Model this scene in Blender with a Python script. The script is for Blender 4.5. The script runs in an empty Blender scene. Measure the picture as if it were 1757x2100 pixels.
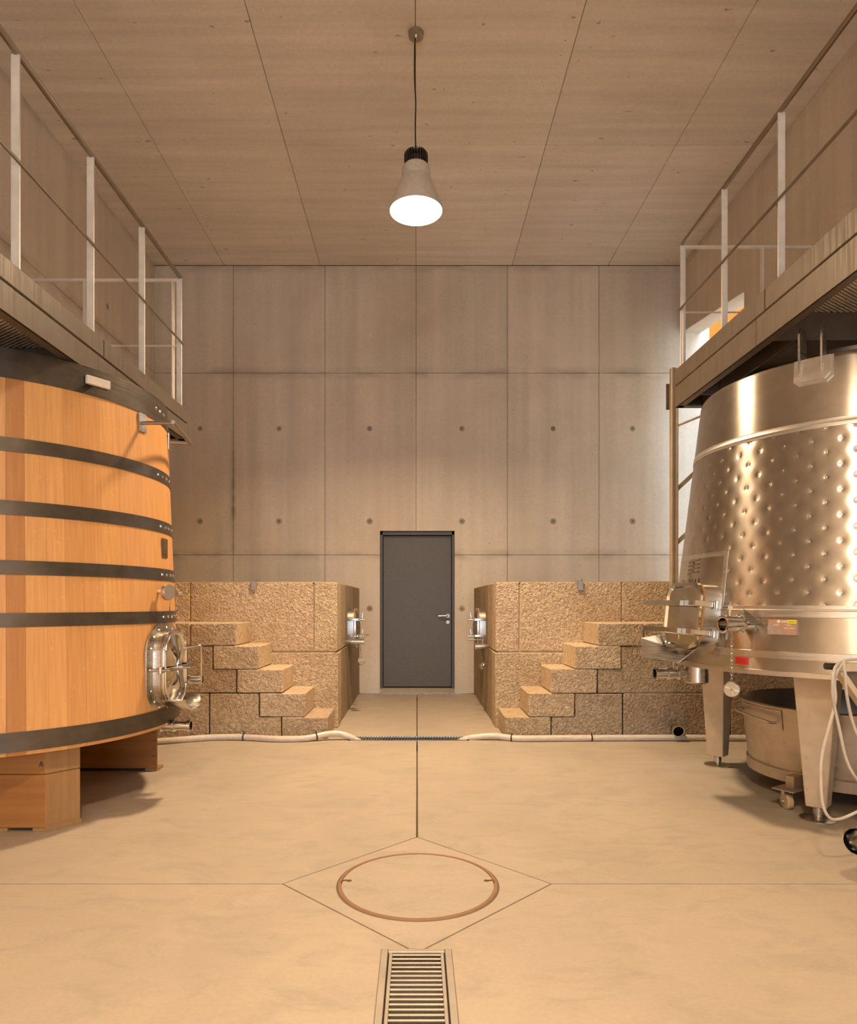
import bpy, bmesh, math, random
from mathutils import Vector, Matrix
random.seed(7)
PI = math.pi
SC = bpy.context.scene
COL = SC.collection

# ------------------------------------------------------------------ camera
F, H, VX, VY = 1378.0, 1.19, 855.0, 1238.0       # focal length in px, eye height, vanishing point
cam = bpy.data.cameras.new('camera'); cam_o = bpy.data.objects.new('camera', cam); COL.objects.link(cam_o)
cam.sensor_fit = 'VERTICAL'; cam.sensor_height = 36.0; cam.sensor_width = 36.0
cam.lens = 36.0 * F / 2100.0
cam.shift_x = (878.5 - VX) / 2100.0
cam.shift_y = (VY - 1050.0) / 2100.0
cam.clip_start = 0.05
cam_o.location = (0, 0, H); cam_o.rotation_euler = (PI / 2, 0, 0)
SC.camera = cam_o

# ------------------------------------------------------------------ view, sky, daylight
SC.view_settings.view_transform = 'Standard'
SC.view_settings.look = 'None'
SC.view_settings.gamma = 1.0
SC.view_settings.use_curve_mapping = False
SC.view_settings.exposure = 0.16
LAMP_COLOR = (1.0, 0.715, 0.45)
LAMP_POWER = 150.0
SKY = (0.66, 0.82, 1.0); SKY_STRENGTH = 8.5
world = bpy.data.worlds.new('sky'); SC.world = world; world.use_nodes = True
bg = world.node_tree.nodes.get('Background') or world.node_tree.nodes.new('ShaderNodeBackground')
bg.inputs[0].default_value = (*SKY, 1); bg.inputs[1].default_value = SKY_STRENGTH
try:
    SC.cycles.max_bounces = 5; SC.cycles.diffuse_bounces = 4; SC.cycles.glossy_bounces = 4; SC.cycles.transmission_bounces = 1; SC.cycles.volume_bounces = 0
    SC.cycles.use_adaptive_sampling = True; SC.cycles.adaptive_threshold = 0.05
    SC.cycles.sample_clamp_indirect = 6.0
    SC.cycles.caustics_reflective = False; SC.cycles.caustics_refractive = False
except Exception: pass

def portal(name, loc, rot, sx, sy):
    l = bpy.data.lights.new(name, 'AREA'); l.shape = 'RECTANGLE'; l.size = sx; l.size_y = sy
    l.cycles.is_portal = True
    o = bpy.data.objects.new(name, l); COL.objects.link(o); o.location = loc; o.rotation_euler = rot
    return o
# daylight enters by the opening beside the end wall and by the cellar door behind the camera
portal('daylight_side_opening', (3.80, 8.0, 3.3), (0, PI / 2, 0), 3.2, 1.7)
portal('daylight_rear_door', (0, -6.9, 1.8), (PI / 2, 0, 0), 3.6, 3.6)

# ------------------------------------------------------------------ helpers
LOC = {}
class MB:
    def __init__(s): s.v = []; s.f = []; s.mi = []
    def add(s, verts, faces, mi=0):
        n = len(s.v); s.v += [tuple(v) for v in verts]
        s.f += [tuple(i + n for i in f) for f in faces]; s.mi += [mi] * len(faces)
        return s
    def box(s, a, b, mi=0):
        x0, y0, z0 = a; x1, y1, z1 = b
        v = [(x0,y0,z0),(x1,y0,z0),(x1,y1,z0),(x0,y1,z0),(x0,y0,z1),(x1,y0,z1),(x1,y1,z1),(x0,y1,z1)]
        return s.add(v, [(0,3,2,1),(4,5,6,7),(0,1,5,4),(1,2,6,5),(2,3,7,6),(3,0,4,7)], mi)
    def hexa(s, bot, top, mi=0):
        return s.add(list(bot) + list(top), [(0,3,2,1),(4,5,6,7),(0,1,5,4),(1,2,6,5),(2,3,7,6),(3,0,4,7)], mi)
    def obox(s, c, ax, ay, az, mi=0):
        c, ax, ay, az = map(Vector, (c, ax, ay, az))
        b = [c - ax - ay - az, c + ax - ay - az, c + ax + ay - az, c - ax + ay - az]
        t = [p + 2 * az for p in b]
        return s.hexa(b, t, mi)
    def prism(s, poly, d, mi=0):
        d = Vector(d); n = len(poly); p = [Vector(q) for q in poly]
        v = p + [q + d for q in p]
        f = [tuple(range(n - 1, -1, -1)), tuple(range(n, 2 * n))]
        f += [(i, (i + 1) % n, n + (i + 1) % n, n + i) for i in range(n)]
        return s.add(v, f, mi)
    def frame(s, p0, p1):
        w = (Vector(p1) - Vector(p0)).normalized()
        u = w.cross(Vector((0, 0, 1)))
        if u.length < 1e-3: u = w.cross(Vector((0, 1, 0)))
        u.normalize(); return u, w.cross(u).normalized(), w
    def cyl(s, p0, p1, r0, r1=None, n=16, cap=True, mi=0):
        r1 = r0 if r1 is None else r1
        u, t, w = s.frame(p0, p1); p0, p1 = Vector(p0), Vector(p1); v = []
        for p, r in ((p0, r0), (p1, r1)):
            v += [p + r * (math.cos(2*PI*i/n) * u + math.sin(2*PI*i/n) * t) for i in range(n)]
        f = [(i, (i + 1) % n, n + (i + 1) % n, n + i) for i in range(n)]
        if cap: f += [tuple(range(n - 1, -1, -1)), tuple(range(n, 2 * n))]
        return s.add(v, f, mi)
    def lathe(s, prof, p0, axis=(0, 0, 1), n=32, mi=0, a0=0.0, a1=2*PI, closed_prof=False):
        p0 = Vector(p0); w = Vector(axis).normalized()
        if abs(w.z) > .99: u, t = Vector((1, 0, 0)), Vector((0, w.z, 0))
        else:
            u = w.cross(Vector((0, 0, 1))).normalized(); t = w.cross(u)
        full = abs(a1 - a0 - 2*PI) < 1e-6; m = n if full else n + 1; v = []; k = len(prof)
        for i in range(m):
            a = a0 + (a1 - a0) * i / n; d = math.cos(a) * u + math.sin(a) * t
            v += [p0 + r * d + h * w for r, h in prof]
        f = []
        for i in range(n):
            j = (i + 1) % m
            for q in range(k if closed_prof else k - 1):
                f.append((i*k + q, j*k + q, j*k + (q + 1) % k, i*k + (q + 1) % k))
        return s.add(v, f, mi)
    def tube(s, pts, r, n=8, cap=True, mi=0, closed=False):
        pts = [Vector(p) for p in pts]; v = []; m = len(pts)
        w0 = (pts[1] - pts[0]).normalized()
        u = w0.cross(Vector((0, 0, 1)))
        if u.length < 1e-3: u = w0.cross(Vector((0, 1, 0)))
        u.normalize()
        for i, p in enumerate(pts):
            if closed: w = (pts[(i + 1) % m] - pts[i - 1]).normalized()
            else: w = (pts[min(i + 1, m - 1)] - pts[max(i - 1, 0)]).normalized()
            u = (u - w * u.dot(w)).normalized(); t = w.cross(u)
            v += [p + r * (math.cos(2*PI*k/n) * u + math.sin(2*PI*k/n) * t) for k in range(n)]
        f = []
        for i in range(m if closed else m - 1):
            j = (i + 1) % m
            f += [(i*n + k, i*n + (k + 1) % n, j*n + (k + 1) % n, j*n + k) for k in range(n)]
        if cap and not closed: f += [tuple(range(n - 1, -1, -1)), tuple(range((m-1)*n, m*n))]
        return s.add(v, f, mi)
    def dome(s, c, nrm, r, h, n=10, k=3, mi=0):
        prof = [(r * math.cos(i / k * PI / 2) if i < k else 0.0005, h * math.sin(i / k * PI / 2)) for i in range(k + 1)]
        return s.lathe(prof, c, nrm, n, mi)
    def mesh(s, name, mats, smooth=30, bevel=0.0, seg=1, recalc=True):
        me = bpy.data.meshes.new(name); me.from_pydata(s.v, [], s.f)
        mats = mats if isinstance(mats, (list, tuple)) else [mats]
        for m in mats: me.materials.append(m)
        me.polygons.foreach_set('material_index', s.mi)
        if recalc or bevel:
            bm = bmesh.new(); bm.from_mesh(me)
            if bevel:
                ed = [e for e in bm.edges if len(e.link_faces) == 2 and e.calc_face_angle(0) > 0.5]
                bmesh.ops.bevel(bm, geom=ed, offset=bevel, segments=seg, profile=0.5, affect='EDGES', clamp_overlap=True)
            bmesh.ops.recalc_face_normals(bm, faces=bm.faces)
            bm.to_mesh(me); bm.free()
        if smooth:
            me.polygons.foreach_set('use_smooth', [True] * len(me.polygons))
            me.set_sharp_from_angle(angle=math.radians(smooth))
        me.update(); return me
    def build(s, name, mats, parent=None, **k):
        return link(name, s.mesh(name, mats, **k), parent)

def wloc(o):
    return LOC.get(o.name, Vector((0, 0, 0)))
def link(name, me, parent=None, at=None, color=None):
    o = bpy.data.objects.new(name, me); COL.objects.link(o)
    if at is not None: o.matrix_basis = at
    if parent is not None:
        o.parent = parent; o.matrix_parent_inverse = Matrix.Translation(-wloc(parent))
    if color: o.color = (*color, 1)
    return o
def thing(name, loc, label, cat, group=None):
    o = bpy.data.objects.new(name, None); COL.objects.link(o); o.location = loc
    o.empty_display_size = .1; LOC[o.name] = Vector(loc); return tag(o, label, cat, group)
def tag(o, label, cat, group=None, kind=None):
    if label: o['label'] = label
    if cat: o['category'] = cat
    if group: o['group'] = group
    if kind: o['kind'] = kind
    return o
def struct(o, label=None):
    o['kind'] = 'structure'
    if label: o['label'] = label
    return o
def sroot(name, label=None):
    o = bpy.data.objects.new(name, None); COL.objects.link(o); LOC[o.name] = Vector((0, 0, 0))
    return struct(o, label)
def P(px, py, Y):
    return Vector(((px - VX) / F * Y, Y, H + (VY - py) / F * Y))
def orient(loc, z, scale=1.0):
    z = Vector(z).normalized(); q = Vector((0, 0, 1)).rotation_difference(z)
    return Matrix.Translation(loc) @ q.to_matrix().to_4x4() @ Matrix.Diagonal((scale, scale, scale, 1))
def smooth_path(pts, n=8):
    pts = [Vector(p) for p in pts]; out = []
    q = [pts[0] * 2 - pts[1]] + pts + [pts[-1] * 2 - pts[-2]]
    for i in range(1, len(q) - 2):
        a, b, c, d = q[i-1], q[i], q[i+1], q[i+2]
        for k in range(n):
            t = k / n
            out.append(.5 * ((2*b) + (c - a)*t + (2*a - 5*b + 4*c - d)*t*t + (3*b - a - 3*c + d)*t**3))
    out.append(pts[-1]); return out
def stadium(w, h, r, n=6):
    pts = []
    for cx, cy, a in ((w/2 - r, h/2 - r, 0), (-w/2 + r, h/2 - r, PI/2), (-w/2 + r, -h/2 + r, PI), (w/2 - r, -h/2 + r, 1.5*PI)):
        for i in range(n + 1): pts.append((cx + r*math.cos(a + PI/2*i/n), cy + r*math.sin(a + PI/2*i/n)))
    return pts

# ------------------------------------------------------------------ materials
class NT:
    def __init__(s, name):
        s.m = bpy.data.materials.new(name); s.m.use_nodes = True; s.t = s.m.node_tree
        s.b = s.t.nodes.get('Principled BSDF')
    def n(s, kind, ins=None, **props):
        nd = s.t.nodes.new('ShaderNode' + kind)
        for k, v in props.items(): setattr(nd, k, v)
        for k, v in (ins or {}).items():
            if isinstance(v, bpy.types.NodeSocket): s.t.links.new(v, nd.inputs[k])
            else: nd.inputs[k].default_value = v
        return nd
    def set(s, **k):
        for key, v in k.items():
            i = s.b.inputs[key.replace('_', ' ')]
            if isinstance(v, bpy.types.NodeSocket): s.t.links.new(v, i)
            else: i.default_value = v
    def pos(s, scale=(1, 1, 1), rot=(0, 0, 0)):
        g = s.n('NewGeometry')
        return s.n('Mapping', {'Vector': g.outputs['Position'], 'Scale': scale, 'Rotation': rot}).outputs[0]
    def noise(s, vec, scale=5., detail=4., rough=.55, dist=0.):
        return s.n('TexNoise', {'Vector': vec, 'Scale': scale, 'Detail': detail, 'Roughness': rough, 'Distortion': dist}).outputs['Fac']
    def ramp(s, fac, a, b, lo=0., hi=1.):
        return s.n('MapRange', {'Value': fac, 'From Min': a, 'From Max': b, 'To Min': lo, 'To Max': hi}).outputs[0]
    def mul(s, a, b):
        return s.n('Math', {0: a, 1: b}, operation='MULTIPLY').outputs[0]
    def mathn(s, op, a, b=0.0):
        return s.n('Math', {0: a, 1: b}, operation=op).outputs[0]
    def mix(s, fac, a, b, mode='MIX'):
        nd = s.n('Mix', None, data_type='RGBA', blend_type=mode)
        for idx, v in ((0, fac), (6, a), (7, b)):
            i = nd.inputs[idx]
            if isinstance(v, bpy.types.NodeSocket): s.t.links.new(v, i)
            else: i.default_value = v if idx == 0 else (*v[:3], 1)
        return nd.outputs[2]
    def val(s, col, fac):
        return s.mix(1.0, col, s.n('CombineColor', {0: fac, 1: fac, 2: fac}).outputs[0], 'MULTIPLY')
    def ocol(s, col):
        return s.mix(1.0, col, s.n('ObjectInfo').outputs['Color'], 'MULTIPLY')
    def bump(s, h, strength=.3, dist=.01):
        s.t.links.new(s.n('Bump', {'Height': h, 'Strength': strength, 'Distance': dist}).outputs[0], s.b.inputs['Normal'])

def mat_concrete(name, base, dark, streak, pit=1.0, rough=.75, big=.9, warm=None, zlines=(), xline=None, pock=0.):
    n = NT(name); p = n.pos()
    big_n = n.noise(p, big, 3, .6, .4)
    str_n = n.noise(n.pos(streak), 1.0, 2, .6)
    fine = n.noise(p, 38., 1, .6)
    c = n.mix(n.ramp(big_n, .35, .68), base, dark)
    c = n.val(c, n.ramp(str_n, .3, .72, .90, 1.07))
    c = n.val(c, n.ramp(fine, .25, .75, .95, 1.04))
    if warm: c = n.mix(n.ramp(n.noise(n.pos((.7, .7, .35)), 1.6, 1, .5), .52, .75, 0, .55), c, warm)
    # pores left by air bubbles
    v = n.n('TexVoronoi', {'Vector': n.pos((1, 1, 1)), 'Scale': 7.5, 'Randomness': 1.0})
    mask = n.ramp(n.noise(p, 2.3, 0), .45, .62)
    pitd = n.mathn('LESS_THAN', v.outputs['Distance'], .055)
    v2 = n.n('TexVoronoi', {'Vector': n.pos((1, 1, 1)), 'Scale': 22.0, 'Randomness': 1.0})
    pit2 = n.mathn('LESS_THAN', v2.outputs['Distance'], .075)
    pits = n.mathn('MAXIMUM', n.mul(pitd, mask), n.mul(pit2, n.ramp(n.noise(p, 3.7, 0), .52, .6)))
    c = n.mix(n.mul(pits, .62 * pit), c, (.12, .095, .07))
    if zlines or xline:
        sp = n.n('SeparateXYZ', {0: n.n('NewGeometry').outputs['Position']})
        sn = n.noise(n.pos((1.3, 1.3, 3.0)), 1.6, 2, .6, .5)
        for zl in zlines:
            d = n.mathn('ABSOLUTE', n.mathn('SUBTRACT', sp.outputs['Z'], zl))
            c = n.mix(n.mul(n.ramp(d, .0, .10, 1, 0), n.ramp(sn, .42, .66, .10, .75)), c, tuple(x * .62 for x in dark))
        if xline is not None:
            d = n.mathn('ABSOLUTE', n.mathn('SUBTRACT', sp.outputs['X'], xline)); zf = n.ramp(n.mathn('ABSOLUTE', n.mathn('SUBTRACT', sp.outputs['Z'], 2.6)), .2, 1.1, 1, 0)
            c = n.mix(n.mul(n.mul(n.ramp(d, .005, .05, 1, 0), zf), n.ramp(sn, .35, .6, .2, .9)), c, tuple(x * .45 for x in dark))
    if pock:
        v3 = n.n('TexVoronoi', {'Vector': n.pos((2.0, 5.5, 2.0)), 'Scale': 1.3, 'Randomness': 1.0})
        pn = n.mathn('ADD', v3.outputs['Distance'], n.mul(n.mathn('SUBTRACT', n.noise(p, 26, 1, .7), .5), .22))
        c = n.mix(n.mul(n.ramp(pn, .02, .085, 1, 0), pock), c, (.22, .17, .12))
    n.set(Base_Color=n.ocol(c), Roughness=rough)
    n.bump(fine, .08, .004)
    return n.m
def mat_floor():
    n = NT('trowelled_concrete'); p = n.pos((1, 1, 1))
    a = n.noise(n.pos((1, .8, 1)), 1.1, 4, .62, .6); b = n.noise(n.pos((1.2, 2.2, 1)), 3.0, 4, .65, .8); f = n.noise(p, 60, 1)
    c = n.mix(n.ramp(a, .36, .66), (.41, .345, .265), (.465, .388, .294))
    c = n.mix(n.ramp(b, .48, .72, 0, .6), c, (.325, .28, .223))
    c = n.mix(n.ramp(n.noise(n.pos((.9, 1.6, 1)), 2.2, 4, .6, 1.2), .6, .8, 0, .45), c, (.545, .445, .325))
    c = n.val(c, n.ramp(f, .3, .7, .97, 1.03))
    n.set(Base_Color=n.ocol(c), Roughness=n.ramp(b, .3, .7, .48, .66))
    n.bump(f, .03, .003); return n.m
def mat_granite(name, amp, light):
    n = NT(name); p = n.pos()
    g = n.noise(n.pos((1, 1, 1), (0, .5, .3)), 34, 4, .62, .5); g2 = n.noise(p, 85, 2, .5); big = n.noise(p, 2.6, 2, .6, .3)
    c = n.mix(n.ramp(g, .34, .64), tuple(x * .62 for x in light), light)
    c = n.mix(n.ramp(g2, .60, .72, 0, .6), c, (.14, .10, .07))
    c = n.mix(n.ramp(g2, .36, .26, 0, .5), c, (.74, .62, .46))
    c = n.mix(n.ramp(big, .45, .72, 0, .4), c, (.44, .29, .16))
    n.set(Base_Color=n.ocol(c), Roughness=.85, Specular_IOR_Level=.25)
    n.bump(n.noise(n.pos((1, 1, 1), (0, .5, .3)), 46, 2, .65, .4), amp, .032); return n.m
def mat_wood(name, c0, c1, dark, gscale, rough=.42, axis='z'):
    n = NT(name)
    s = {'z': (gscale, gscale, 1.3), 'x': (1.3, gscale, gscale), 'y': (gscale, 1.3, gscale)}[axis]
    s2 = {'z': (6, 6, .5), 'x': (.5, 6, 6), 'y': (6, .5, 6)}[axis]
    g = n.noise(n.pos(s), 1.0, 4, .6, .15); b = n.noise(n.pos(s2), 1.0, 3, .5, .4)
    c = n.mix(n.ramp(g, .32, .68), c0, c1)
    c = n.mix(n.ramp(b, .55, .8, 0, .55), c, dark)
    fl = n.noise(n.pos((9, 9, 14) if axis == 'z' else (4, 9, 14)), 1.0, 3, .7, 2.5)
    c = n.mix(n.ramp(fl, .635, .66, 0, .16), c, tuple(min(1, x * 1.5) for x in c1))
    n.set(Base_Color=n.ocol(c), Roughness=rough, Specular_IOR_Level=.35)
    n.bump(g, .08, .003); return n.m
def mat_metal(name, col, rough, aniso=0., brush=None, bs=.035, rv=.19, metallic=1., spots=0., scratch=.0):
    n = NT(name); c = col
    p = n.pos()
    c = n.val(n.mix(0., col, col), n.ramp(n.noise(p, 9, 2, .6), .3, .7, 1 - .12 - scratch, 1.05))
    if spots: c = n.mix(n.ramp(n.noise(p, 24, 3, .7), .62, .75, 0, spots), c, (.10, .07, .045))
    n.set(Base_Color=n.ocol(c), Metallic=metallic)
    r = rough
    if brush:
        bn = n.noise(n.pos(brush), 1.0, 2, .6)
        r = n.ramp(bn, .3, .7, rough * (1 - rv), rough * (1 + rv))
        if bs: n.bump(bn, bs, .002)
    n.set(Roughness=r)
    if aniso:
        n.set(Anisotropic=aniso, Anisotropic_Rotation=.25)
        tg = n.n('Tangent', None, direction_type='RADIAL', axis='Z')
        n.t.links.new(tg.outputs[0], n.b.inputs['Tangent'])
    return n.m
def mat_plain(name, col, rough=.5, metallic=0., spec=.4):
    n = NT(name); f = n.noise(n.pos(), 30, 1)
    n.set(Base_Color=n.ocol(n.val(n.mix(0., col, col), n.ramp(f, .3, .7, .93, 1.05))), Roughness=rough, Metallic=metallic, Specular_IOR_Level=spec)
    return n.m
def mat_emit(name, col, strength):
    n = NT(name); n.set(Base_Color=(*col, 1), Emission_Color=(*col, 1), Emission_Strength=strength); return n.m

M = {}
M['wall'] = mat_concrete('board_cast_concrete', (.74, .635, .51), (.66, .555, .44), (5.5, 5.5, .22), 1.0, warm=(.71, .60, .47), zlines=(4.266, 1.84, 5.68), xline=-2.451)
M['ceil'] = mat_concrete('cast_ceiling_concrete', (.83, .74, .63), (.76, .67, .56), (.5, 9.0, 1), 1.0, pock=.7)
M['joint'] = mat_plain('dark_joint', (.15, .125, .095), .9)
M['stain'] = mat_concrete('stained_concrete', (.40, .335, .26), (.33, .275, .21), (4, 4, 1), 1.0)
M['floor'] = mat_floor()
M['granite'] = mat_granite('bush_hammered_granite', 1.0, (.76, .60, .41))
M['sawn'] = mat_granite('sawn_granite', .22, (.74, .585, .40))
M['mortar'] = mat_concrete('lime_mortar', (.50, .40, .28), (.38, .30, .2), (2, 2, 2), .6)
M['oak'] = mat_wood('oak', (.60, .30, .108), (.70, .37, .14), (.50, .225, .072), 70)
M['pine'] = mat_wood('pine_beam', (.29, .125, .031), (.36, .162, .045), (.21, .075, .018), 26, .5, 'x')
M['pine_end'] = mat_wood('pine_end_grain', (.30, .168, .07), (.36, .21, .09), (.22, .112, .042), 30, .6, 'z')
M['hoop'] = mat_metal('dull_hoop_steel', (.13, .108, .085), .42, brush=(2, 2, 120), spots=.1, metallic=.75, scratch=.15)
M['steel'] = mat_metal('brushed_steel', (.60, .56, .50), .30, brush=(3, 3, 160))
M['tank'] = mat_metal('brushed_tank_steel', (.56, .515, .45), .26, aniso=.88)
M['weld'] = mat_metal('polished_weld_band', (.68, .64, .58), .36, brush=(2, 2, 90))
M['chrome'] = mat_metal('polished_steel', (.70, .67, .62), .13)
M['satin'] = mat_metal('satin_steel_plate', (.60, .50, .375), .46, brush=(30, 30, 3), spots=.18, metallic=.5)
M['tubsteel'] = mat_metal('worn_tub_steel', (.50, .43, .355), .42, brush=(2, 2, 60), spots=.35)
M['grate'] = mat_metal('worn_grate_steel', (.36, .32, .27), .48, metallic=.6, spots=.2)
M['trench'] = mat_plain('dark_trench', (.07, .052, .035), .7)  # dark brown bed, darkened in place of a deeper trench
M['post'] = mat_metal('pale_galvanised_steel', (.86, .79, .69), .45, brush=(60, 60, 2), metallic=.15)
M['rail'] = mat_metal('rail_steel', (.36, .30, .24), .34, metallic=.9)
M['fascia'] = mat_metal('brown_coated_steel', (.125, .098, .072), .5, brush=(60, 60, 2), metallic=.3, spots=.1)
M['fascia2'] = mat_metal('satin_bronze_steel', (.155, .118, .083), .5, brush=(60, 60, 2), metallic=.35, spots=.08)
M['deck'] = mat_metal('tread_plate', (.34, .28, .21), .5, metallic=.35)
M['stud'] = mat_metal('lightened_stud_steel', (.80, .70, .57), .4, metallic=.4)  # colour lightened against the plate so the studs look lit
M['dark'] = mat_plain('dark_void', (.012, .010, .008), .9, spec=.1)
M['black'] = mat_plain('black_rubber', (.03, .026, .022), .55)
M['gasket'] = mat_plain('amber_gasket', (.50, .22, .05), .5)
M['door'] = mat_plain('grey_door_paint', (.118, .100, .080), .42)
M['doorframe'] = mat_plain('grey_frame_paint', (.095, .09, .088), .45)
M['handle'] = mat_metal('satin_handle', (.44, .39, .33), .38)
M['hose'] = mat_plain('cream_hose', (.62, .55, .46), .38)
M['cable'] = mat_plain('grey_cable', (.50, .44, .36), .45)
M['rust'] = mat_plain('rusted_ring', (.30, .165, .09), .8, .1)
M['rust_dark'] = mat_plain('dark_rust', (.14, .06, .025), .85)
M['lampshade'] = mat_plain('cream_lamp_paint', (.62, .55, .45), .5)
M['lampmetal'] = mat_plain('brown_heat_sink', (.075, .055, .042), .4, .5)
M['diffuser'] = mat_emit('lamp_glow', (1.0, .93, .80), 9.0)
M['terracotta'] = mat_plain('orange_render', (.30, .07, .012), 1.0, spec=.0)
M['brass'] = mat_plain('dark_bronze_plaque', (.16, .10, .05), .45, .5)
M['cream'] = mat_plain('cream_paint', (.72, .66, .56), .5)
M['red'] = mat_plain('red_sticker', (.62, .02, .02), .5)
M['yellow'] = mat_plain('yellow_sticker', (.70, .62, .03), .5)
M['platebrown'] = mat_plain('copper_brown_plate', (.42, .25, .16), .4)
M['plategrey'] = mat_plain('grey_plate_print', (.34, .29, .26), .5)
M['print'] = mat_plain('pale_print', (.72, .62, .5), .5)
M['ink'] = mat_plain('etched_ink', (.10, .07, .045), .5)
M['wheel'] = mat_plain('tan_caster_wheel', (.52, .38, .2), .5)

# ------------------------------------------------------------------ the room
RX, LX, YB, YF, ZC = 3.52, -3.50, 8.96, -7.0, 5.70
def tone(a=.06, w=.02):
    k = 1 + random.uniform(-a, a); return (k * (1 + random.uniform(-w, w)), k, k * (1 + random.uniform(-w, w)))
def panel(parent, poly, d, mat, name='concrete_panel', bevel=.004):
    o = MB().prism(poly, d).build(name, mat, parent, bevel=bevel, smooth=0); o.color = (*tone(.045), 1); return o
G = .0022
# end wall: formwork panels round the door opening
wb = sroot('wall_back', 'board-marked concrete end wall with tie holes')
XC = [LX - .3, -2.451, -1.229, -.013, 1.203, 2.425, RX + .38]
ZR = [-.02, 1.84, 4.266, ZC]
DL, DR, DT = -.494, .500, 2.16
MB().prism([(LX-.3, YB+.02, -.02), (DL, YB+.02, -.02), (DL, YB+.02, DT), (DR, YB+.02, DT), (DR, YB+.02, -.02), (RX+.38, YB+.02, -.02), (RX+.38, YB+.02, ZC+.2), (LX-.3, YB+.02, ZC+.2)], (0, .35, 0)).build('backing', M['joint'], wb, smooth=0)
for i in range(6):
    for j in range(3):
        x0, x1, z0, z1 = XC[i] + G, XC[i+1] - G, ZR[j] + G, ZR[j+1] - G
        q = [(x0, z0), (x1, z0), (x1, z1), (x0, z1)]
        if i == 2 and j == 0: q = [(x0, z0), (DL, z0), (DL, z1), (x0, z1)]
        if i == 3 and j == 0: q = [(DR, z0), (x1, z0), (x1, z1), (DR, z1)]
        if i == 2 and j == 1: q = [(x0, z0), (DL, z0), (DL, DT), (x1, DT), (x1, z1), (x0, z1)]
        if i == 3 and j == 1: q = [(x0, DT), (DR, DT), (DR, z0), (x1, z0), (x1, z1), (x0, z1)]
        panel(wb, [(x, YB, z) for x, z in q], (0, .03, 0), M['wall'])
tie = MB().lathe([(.0005, .0006), (.010, .0006)], (0, 0, 0), n=14, mi=1).lathe([(.010, .0004), (.0145, .003), (.020, .0022), (.027, .0006), (.036, .0003)], (0, 0, 0), n=14).mesh('tie_hole', [M['stain'], M['joint']])
tie_plug = MB().lathe([(.0005, .0035), (.011, .003), (.017, .0012), (.030, .0002)], (0, 0, 0), n=14).mesh('tie_plug', M['wall'])
for x in (-2.893, -1.84, -.631, .598, 1.814, 2.874):
    for z in (4.766, 3.524, 2.289, 1.125):
        if z > 4.7: me = tie_plug
        else: me = tie
        if z < 1.2 and abs(x) > 1: continue
        s = .8 if z > 4.7 else (1.0 if z > 3 else 1.15)
        link('tie_hole', me, wb, orient((x, YB - .0005, z), (0, -1, 0), s), tone(.1))
# side walls
wl = sroot('wall_left', 'concrete side wall above the left walkway')
wr = sroot('wall_right', 'concrete side wall with a tall opening by the end wall')
YJ = [YF, -5.9, -3.4, -.9, 1.6, 4.1, 6.2, YB]
MB().box((LX - .3, YF, -.02), (LX - .02, YB + .1, ZC + .1)).build('backing', M['joint'], wl, smooth=0)
for i in range(7):
    for z0, z1 in ((-.02, 1.84), (1.84, 4.266), (4.266, ZC)):
        panel(wl, [(LX, YJ[i] + G, z0 + G), (LX, YJ[i+1] - G, z0 + G), (LX, YJ[i+1] - G, z1 - G), (LX, YJ[i] + G, z1 - G)], (-.03, 0, 0), M['wall'])
for y in (7.6, 5.3, 3.2): link('tie_hole', tie, wl, orient((LX + .0005, y, 4.55), (1, 0, 0)))
for y in (6.4, 4.4): link('tie_hole', tie, wl, orient((LX + .0005, y, 3.4), (1, 0, 0)))
OY0, OY1 = 7.24, YB
YJR = [YF, -5.9, -3.4, -.9, 1.6, 4.1, 5.9, OY0]
for i in range(7):
    for z0, z1 in ((-.02, 1.84), (1.84, 4.266), (4.266, ZC)):
        panel(wr, [(RX, YJR[i] + G, z0 + G), (RX, YJR[i+1] - G, z0 + G), (RX, YJR[i+1] - G, z1 - G), (RX, YJR[i] + G, z1 - G)], (.26, 0, 0), M['wall'])
panel(wr, [(RX, OY0, 4.55), (RX, OY1, 4.80), (RX, OY1, ZC), (RX, OY0, ZC)], (.26, 0, 0), M['wall'])       # sloping lintel
panel(wr, [(RX, OY0, -.02), (RX, OY1, -.02), (RX, OY1, 1.42), (RX, OY0, 1.42)], (.26, 0, 0), M['wall'])      # parapet below the opening
for y, z in ((6.55, 5.1), (5.0, 5.1), (6.55, 3.6)): link('tie_hole', tie, wr, orient((RX - .0005, y, z), (-1, 0, 0)))
# light well outside the opening
we = MB().box((4.95, 4.5, -.1), (5.2, 16, 6.0)).build('wall_exterior', M['wall'], smooth=0); struct(we, 'pale wall of the light well outside')
sh = MB().box((4.91, 9.6, -.02), (4.95, 11.58, 6.0)).build('orange_panel', M['terracotta'], we, smooth=0)
MB().box((3.78, 4.5, -.2), (4.95, 16, -.02)).build('floor_exterior', M['floor'], we, smooth=0)
# wall behind the camera with an open cellar door
wf = sroot('wall_front', 'concrete wall behind the camera with the cellar door')
for a, b in (((LX - .3, YF - .3, -.02), (-1.8, YF, ZC)), ((1.8, YF - .3, -.02), (RX + .3, YF, ZC)), ((-1.8, YF - .3, 3.6), (1.8, YF, ZC))):
    MB().box(a, b).build('concrete_panel', M['wall'], wf, smooth=0)
MB().box((-1.8, YF - 2.5, -.12), (1.8, YF, -.02)).build('door_sill', M['floor'], wf, smooth=0)
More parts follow.
